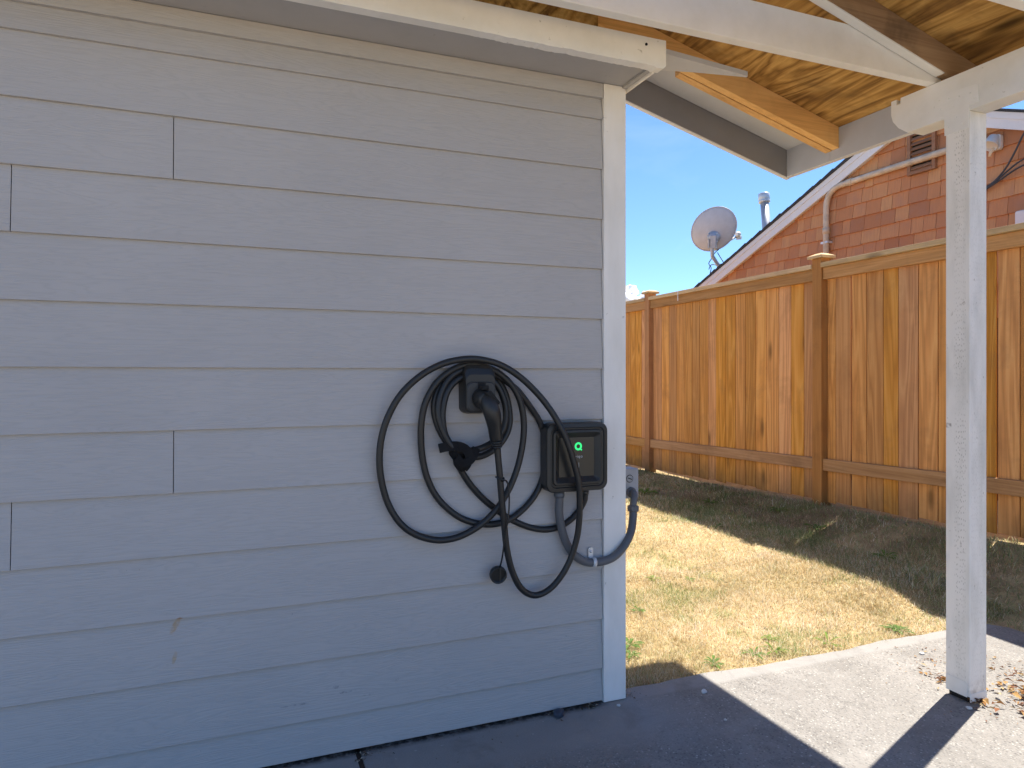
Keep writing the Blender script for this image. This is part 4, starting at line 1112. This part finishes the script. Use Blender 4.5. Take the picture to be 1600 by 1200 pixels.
def lawn_tint(X, Y, n):
    dry = np.array([[0.74, 0.60, 0.36], [0.80, 0.69, 0.46], [0.62, 0.45, 0.24], [0.88, 0.81, 0.63], [0.52, 0.37, 0.2]])
    grn = np.array([[0.27, 0.34, 0.12], [0.38, 0.44, 0.18], [0.50, 0.50, 0.24], [0.21, 0.29, 0.11]])
    c = dry[np.random.choice(5, n, p=[.28, .25, .17, .18, .12])]
    g = grn[np.random.choice(4, n)]
    pn = vnoise(X, Y, 3.1, 1) * 0.6 + vnoise(X, Y, 9.0, 2) * 0.4
    pg = np.clip((pn - 0.57) * 2.4, 0.04, 0.6)
    pg = np.where(X > 1.95, np.clip(pg + 0.25 + (X - 1.9) * 0.9 * vnoise(X, Y, 5, 3), 0, 0.8), pg)
    pg = np.where((Y < 0.28), pg + 0.25 * vnoise(X, Y, 7, 4), pg)
    m = np.random.rand(n) < pg
    c = np.where(m[:, None], g, c)
    # straw and leaf litter gathered under the fence
    br = (X > 2.35) & (np.random.rand(n) < 0.7 * vnoise(X, Y, 3.7, 6))
    c = np.where(br[:, None], np.array([[0.42, 0.31, 0.20]]), c)
    pv = vnoise(X, Y, 2.3, 8) * 0.5 + vnoise(X, Y, 6.5, 9) * 0.3 + vnoise(X, Y, 17, 10) * 0.2
    c = c * (0.69 + 0.5 * pv)[:, None]
    c[:, 2] *= 0.84 + 0.3 * pv
    return np.clip(c * np.random.uniform(0.72, 1.18, (n, 1)), 0, 0.92)

def scatter(n, x0, x1, y0, y1):
    X = np.random.uniform(x0, x1, n); Y = np.random.uniform(y0, y1, n)
    ok = (Y > 0.055 - 0.02 * np.clip(X - 0.4, 0, 9)) | (X > 2.115)
    ok &= ~((X < 0.10) & (Y < 7))
    return X[ok], Y[ok]
parts = [scatter(120000, 0.1, 2.3, 0.03, 1.3), scatter(95000, 0.1, 2.9, 1.2, 3.2), scatter(45000, 0.5, 3.0, 3.1, 6.5), scatter(26000, 2.05, 2.95, -1.6, 0.9), scatter(20000, 2.2, 2.98, 0.6, 4.5)]
X = np.concatenate([p[0] for p in parts]); Y = np.concatenate([p[1] for p in parts]); n = len(X)
dist = np.hypot(X + 1.2, Y + 2.17)
keep = np.random.rand(n) < 0.55 + 0.6 * vnoise(X, Y, 11, 12)
X = X[keep]; Y = Y[keep]; n = len(X); dist = dist[keep]
L = np.random.uniform(0.014, 0.05, n) * (1 + 0.3 * (X > 2.1)) * (0.6 + 0.75 * vnoise(X, Y, 8, 11))
W = np.random.uniform(0.0010, 0.0024, n) * np.clip(dist / 3.2, 0.9, 2.0)
gr = blades('grass', X, Y, L, W, lawn_tint(X, Y, n)); tag(gr, 'dry straw coloured lawn with green tufts', 'grass', kind='stuff')

# green weeds one can pick out
def weed(x, y, nl, ln, w, label, dandelion=True, sd=0):
    r = random.Random(sd)
    t = thing('weed', label, 'weed', (x, y, float(terrain(np.array([x]), np.array([y]))[0]) - 0.008), 0, 'green weeds in the dry lawn')
    mb = MB()
    cols = []
    for i in range(nl):
        a = 2 * math.pi * i / nl + r.uniform(-.4, .4); l = ln * r.uniform(0.6, 1.1); el = r.uniform(0.35, 1.0)
        d = Vector((math.cos(a), math.sin(a), 0)); s = Vector((-d.y, d.x, 0))
        prof = [(0, .15), (.25, .5), (.5, .9), (.75, 1.0), (.92, .6), (1.0, .05)]
        v = []
        for (u, ww) in prof:
            c = d * (l * u * math.cos(el * (1 - 0.6 * u))) + Vector((0, 0, l * u * math.sin(el * (1 - 0.7 * u))))
            k = ww * w * r.uniform(.75, 1.1) / 2
            v += [c - s * k + Vector((0, 0, k * .35)), c, c + s * k + Vector((0, 0, k * .35))]
        f = []
        for q in range(len(prof) - 1):
            f += [(3 * q, 3 * q + 1, 3 * q + 4, 3 * q + 3), (3 * q + 1, 3 * q + 2, 3 * q + 5, 3 * q + 4)]
        mb.add(v, f)
    o = mb.build('leaves', M['blade'], t, fix=False)
    at = o.data.attributes.new('tint', 'FLOAT_COLOR', 'POINT')
    g = r.choice(((0.17, 0.26, 0.05), (0.22, 0.30, 0.07), (0.13, 0.22, 0.05)))
    for d_ in at.data:
        q = r.uniform(.8, 1.2); d_.color = (g[0] * q, g[1] * q, g[2] * q, 1)
    return t
wd = [(1.596, 0.10, 13, .075, .018, 'bright green weed rosette at the slab edge left of the post'),
      (0.80, 0.125, 12, .07, .010, 'grassy green weed tuft hugging the slab edge in mid lawn'),
      (0.90, 0.12, 11, .075, .009, 'second grassy tuft on the slab edge, right of its twin'),
      (0.982, 0.24, 8, .05, .014, 'small upright weed standing alone behind the slab edge tufts'),
      (1.18, 0.10, 7, .09, .010, 'flat spreading weed between the edge tufts and the post rosette'),
      (0.36, 0.40, 12, .08, .016, 'large green weed clump right beside the white corner trim'),
      (0.585, 0.115, 10, .06, .014, 'green weed at the slab edge where the roof shadow ends'),
      (0.31, 0.30, 9, .06, .014, 'low green weed nearest the foot of the corner trim'),
      (0.631, 0.75, 10, .055, .012, 'dull green weed patch in the sunlit lawn below the junction box'),
      (0.984, 1.17, 9, .06, .012, 'dark green weed farther out in the sunny lawn'),
      (1.18, 1.09, 8, .05, .012, 'small weed in the middle of the sunny lawn'),
      (2.29, 3.30, 14, .17, .026, 'tall dark green weed in shade right of the junction box'),
      (2.47, 1.43, 10, .10, .022, 'broad leaved weed in the fence shade near the bright streak'),
      (2.62, 1.95, 10, .10, .022, 'broad leaved weed in shade by the foot of the fence post'),
      (2.30, 0.75, 11, .10, .022, 'broad leaved weed in shade just left of the white post'),
      (2.5, 0.45, 11, .10, .022, 'broad leaved weed in shade just right of the white post'),
      (2.05, 1.95, 9, .07, .016, 'weed along the edge of the fence shadow in mid lawn'),
      (2.45, 2.55, 10, .09, .02, 'weed in the middle of the shaded strip before the fence')]
for i, a in enumerate(wd): weed(*a, sd=40 + i)

# ------------------------------------------------------------------ litter, stones
def flakes(name, spots, label, cols, sd):
    r = random.Random(sd); mb = MB(); tint = []
    for (cx, cy, rad, n, s0, s1, lift) in spots:
        for i in range(n):
            a = r.uniform(0, 6.283); q = rad * abs(r.gauss(0, .55)); x = cx + q * math.cos(a); y = cy + q * math.sin(a)
            l = r.uniform(s0, s1); w = l * r.choice((.12, .16, .4, .55)); h = r.uniform(0.001, lift)
            a2 = r.uniform(0, 6.283); d = Vector((math.cos(a2), math.sin(a2), r.uniform(-.15, .3))); s = Vector((-d.y, d.x, r.uniform(-.5, .5)))
            z = 0.002 + h
            c = Vector((x, y, z)); cu = Vector((0, 0, l * r.uniform(.05, .3)))
            v = [c - d * l / 2, c - s * w / 2 + cu, c + d * l / 2, c + s * w / 2 + cu, c + cu * .4]
            v = [Vector((p.x, p.y, max(p.z, 0.0015))) for p in v]
            mb.add(v, [(0, 1, 4), (1, 2, 4), (2, 3, 4), (3, 0, 4)])
            col = r.choice(cols); k = r.uniform(.7, 1.2); tint += [(col[0] * k, col[1] * k, col[2] * k, 1)] * 5
    o = mb.build(name, M['litter'], None, fix=False)
    at = o.data.attributes.new('tint', 'FLOAT_COLOR', 'POINT')
    at.data.foreach_set('color', np.array(tint, dtype=np.float32).ravel())
    return tag(o, label, 'leaves', kind='stuff')
BR = [(0.30, 0.15, 0.05), (0.38, 0.22, 0.08), (0.2, 0.085, 0.04), (0.5, 0.38, 0.2), (0.16, 0.08, 0.05)]
flakes('leaf_litter', [(1.46, -0.55, .13, 240, .01, .04, .02), (1.34, -0.66, .10, 120, .01, .035, .012), (1.30, -0.34, .10, 70, .008, .028, .006), (1.42, -0.2, .22, 110, .005, .016, .003),
                       (1.24, -0.515, .05, 40, .012, .035, .01), (1.62, -0.4, .25, 90, .008, .025, .004), (1.2, -0.6, .3, 40, .004, .012, .002)],
       'dry brown leaves and needles blown around the foot of the white post', BR, 4)
flakes('foot_debris', [(-0.06, -0.035, .035, 60, .006, .02, .006), (-0.2, -0.03, .06, 50, .004, .012, .004), (-0.45, -0.026, .2, 60, .003, .01, .003), (-0.85, -0.05, .05, 50, .004, .012, .004), (0.12, -0.01, .06, 30, .004, .012, .003)],
       'brown crumbs and debris along the foot of the grey wall', [(0.16, 0.11, 0.07), (0.1, 0.075, 0.05), (0.4, 0.36, 0.28)], 5)

def stone(name, label, loc, s, mat, sd, group=None):
    r = random.Random(sd); bm = bmesh.new(); bmesh.ops.create_icosphere(bm, subdivisions=3, radius=1.0)
    ph = [r.uniform(0, 6) for _ in range(6)]
    for v_ in bm.verts:
        k = 1 + .1 * math.sin(3 * v_.co.x + ph[0]) + .08 * math.sin(4 * v_.co.y + ph[1]) + .06 * math.sin(5 * v_.co.z + ph[2])
        v_.co = Vector((v_.co.x * s[0] * k, v_.co.y * s[1] * k, max(v_.co.z, -0.8) * s[2] * k))
    me = bpy.data.meshes.new(name); bm.to_mesh(me); bm.free()
    for p in me.polygons: p.use_smooth = True
    me.materials.append(mat); o = link(bpy.data.objects.new(name, me)); o.location = loc; o.rotation_euler = (0, 0, r.uniform(0, 6))
    return tag(o, label, 'stone', group)
stone('stone', 'dark bluish stone lying at the foot of the grey wall', (-0.185, -0.045, 0.009), (0.030, 0.016, 0.011), M['stone'], 1)
for i, (x, y, s, lab) in enumerate(((0.384, -0.088, .011, 'white pebble on the shaded slab near the shadow edge'), (0.325, -0.28, .005, 'tiny white pebble on the shaded slab, nearer the viewer'),
                                    (1.448, -0.136, .009, 'white pebble on the sunlit slab behind the post'), (0.04, -0.06, .006, 'pale pebble at the foot of the corner trim'),
                                    (1.172, -0.528, .009, 'pale curled chip lying in the shade before the post foot'))):
    stone('pebble', lab, (x, y, s * .35), (s * 1.3, s, s * .45), M['pebble'], 10 + i, 'pebbles on the slab')

# ------------------------------------------------------------------ cumulus low in the sky
r = random.Random(12); bm = bmesh.new()
D = Vector((0.5321685, 0.8650594, 0.0)).normalized(); S_ = Vector((D.y, -D.x, 0))
base_c = Vector((0, 0, 0)) + D * 1500
for i in range(70):
    u = r.gauss(0, 1); h = abs(r.gauss(0, 1))
    rad = r.uniform(10, 30) * math.exp(-0.12 * h)
    c = base_c + S_ * (u * 42 - 22) + D * r.uniform(-40, 40) + Vector((0, 0, 128 + h * 26 * math.exp(-(u * .55) ** 2)))
    m4 = Matrix.Translation(c) @ Matrix.Diagonal((rad, rad, rad * .8, 1))
    bmesh.ops.create_icosphere(bm, subdivisions=3, radius=1.0, matrix=m4)
for v_ in bm.verts:
    p = v_.co
    v_.co += Vector((math.sin(p.z * .31 + p.x * .2), math.sin(p.x * .27 + p.z * .4), math.sin(p.x * .33 + p.y * .21))) * 2.2 + Vector((math.sin(p.z * .9), math.sin(p.x * .8), math.sin(p.y * .85))) * 0.9
me = bpy.data.meshes.new('cloud'); bm.to_mesh(me); bm.free()
for p in me.polygons: p.use_smooth = True
me.materials.append(M['cloud']); cl_ = link(bpy.data.objects.new('cloud', me))
tag(cl_, 'white cumulus cloud low in the sky beside the corner trim', 'cloud')
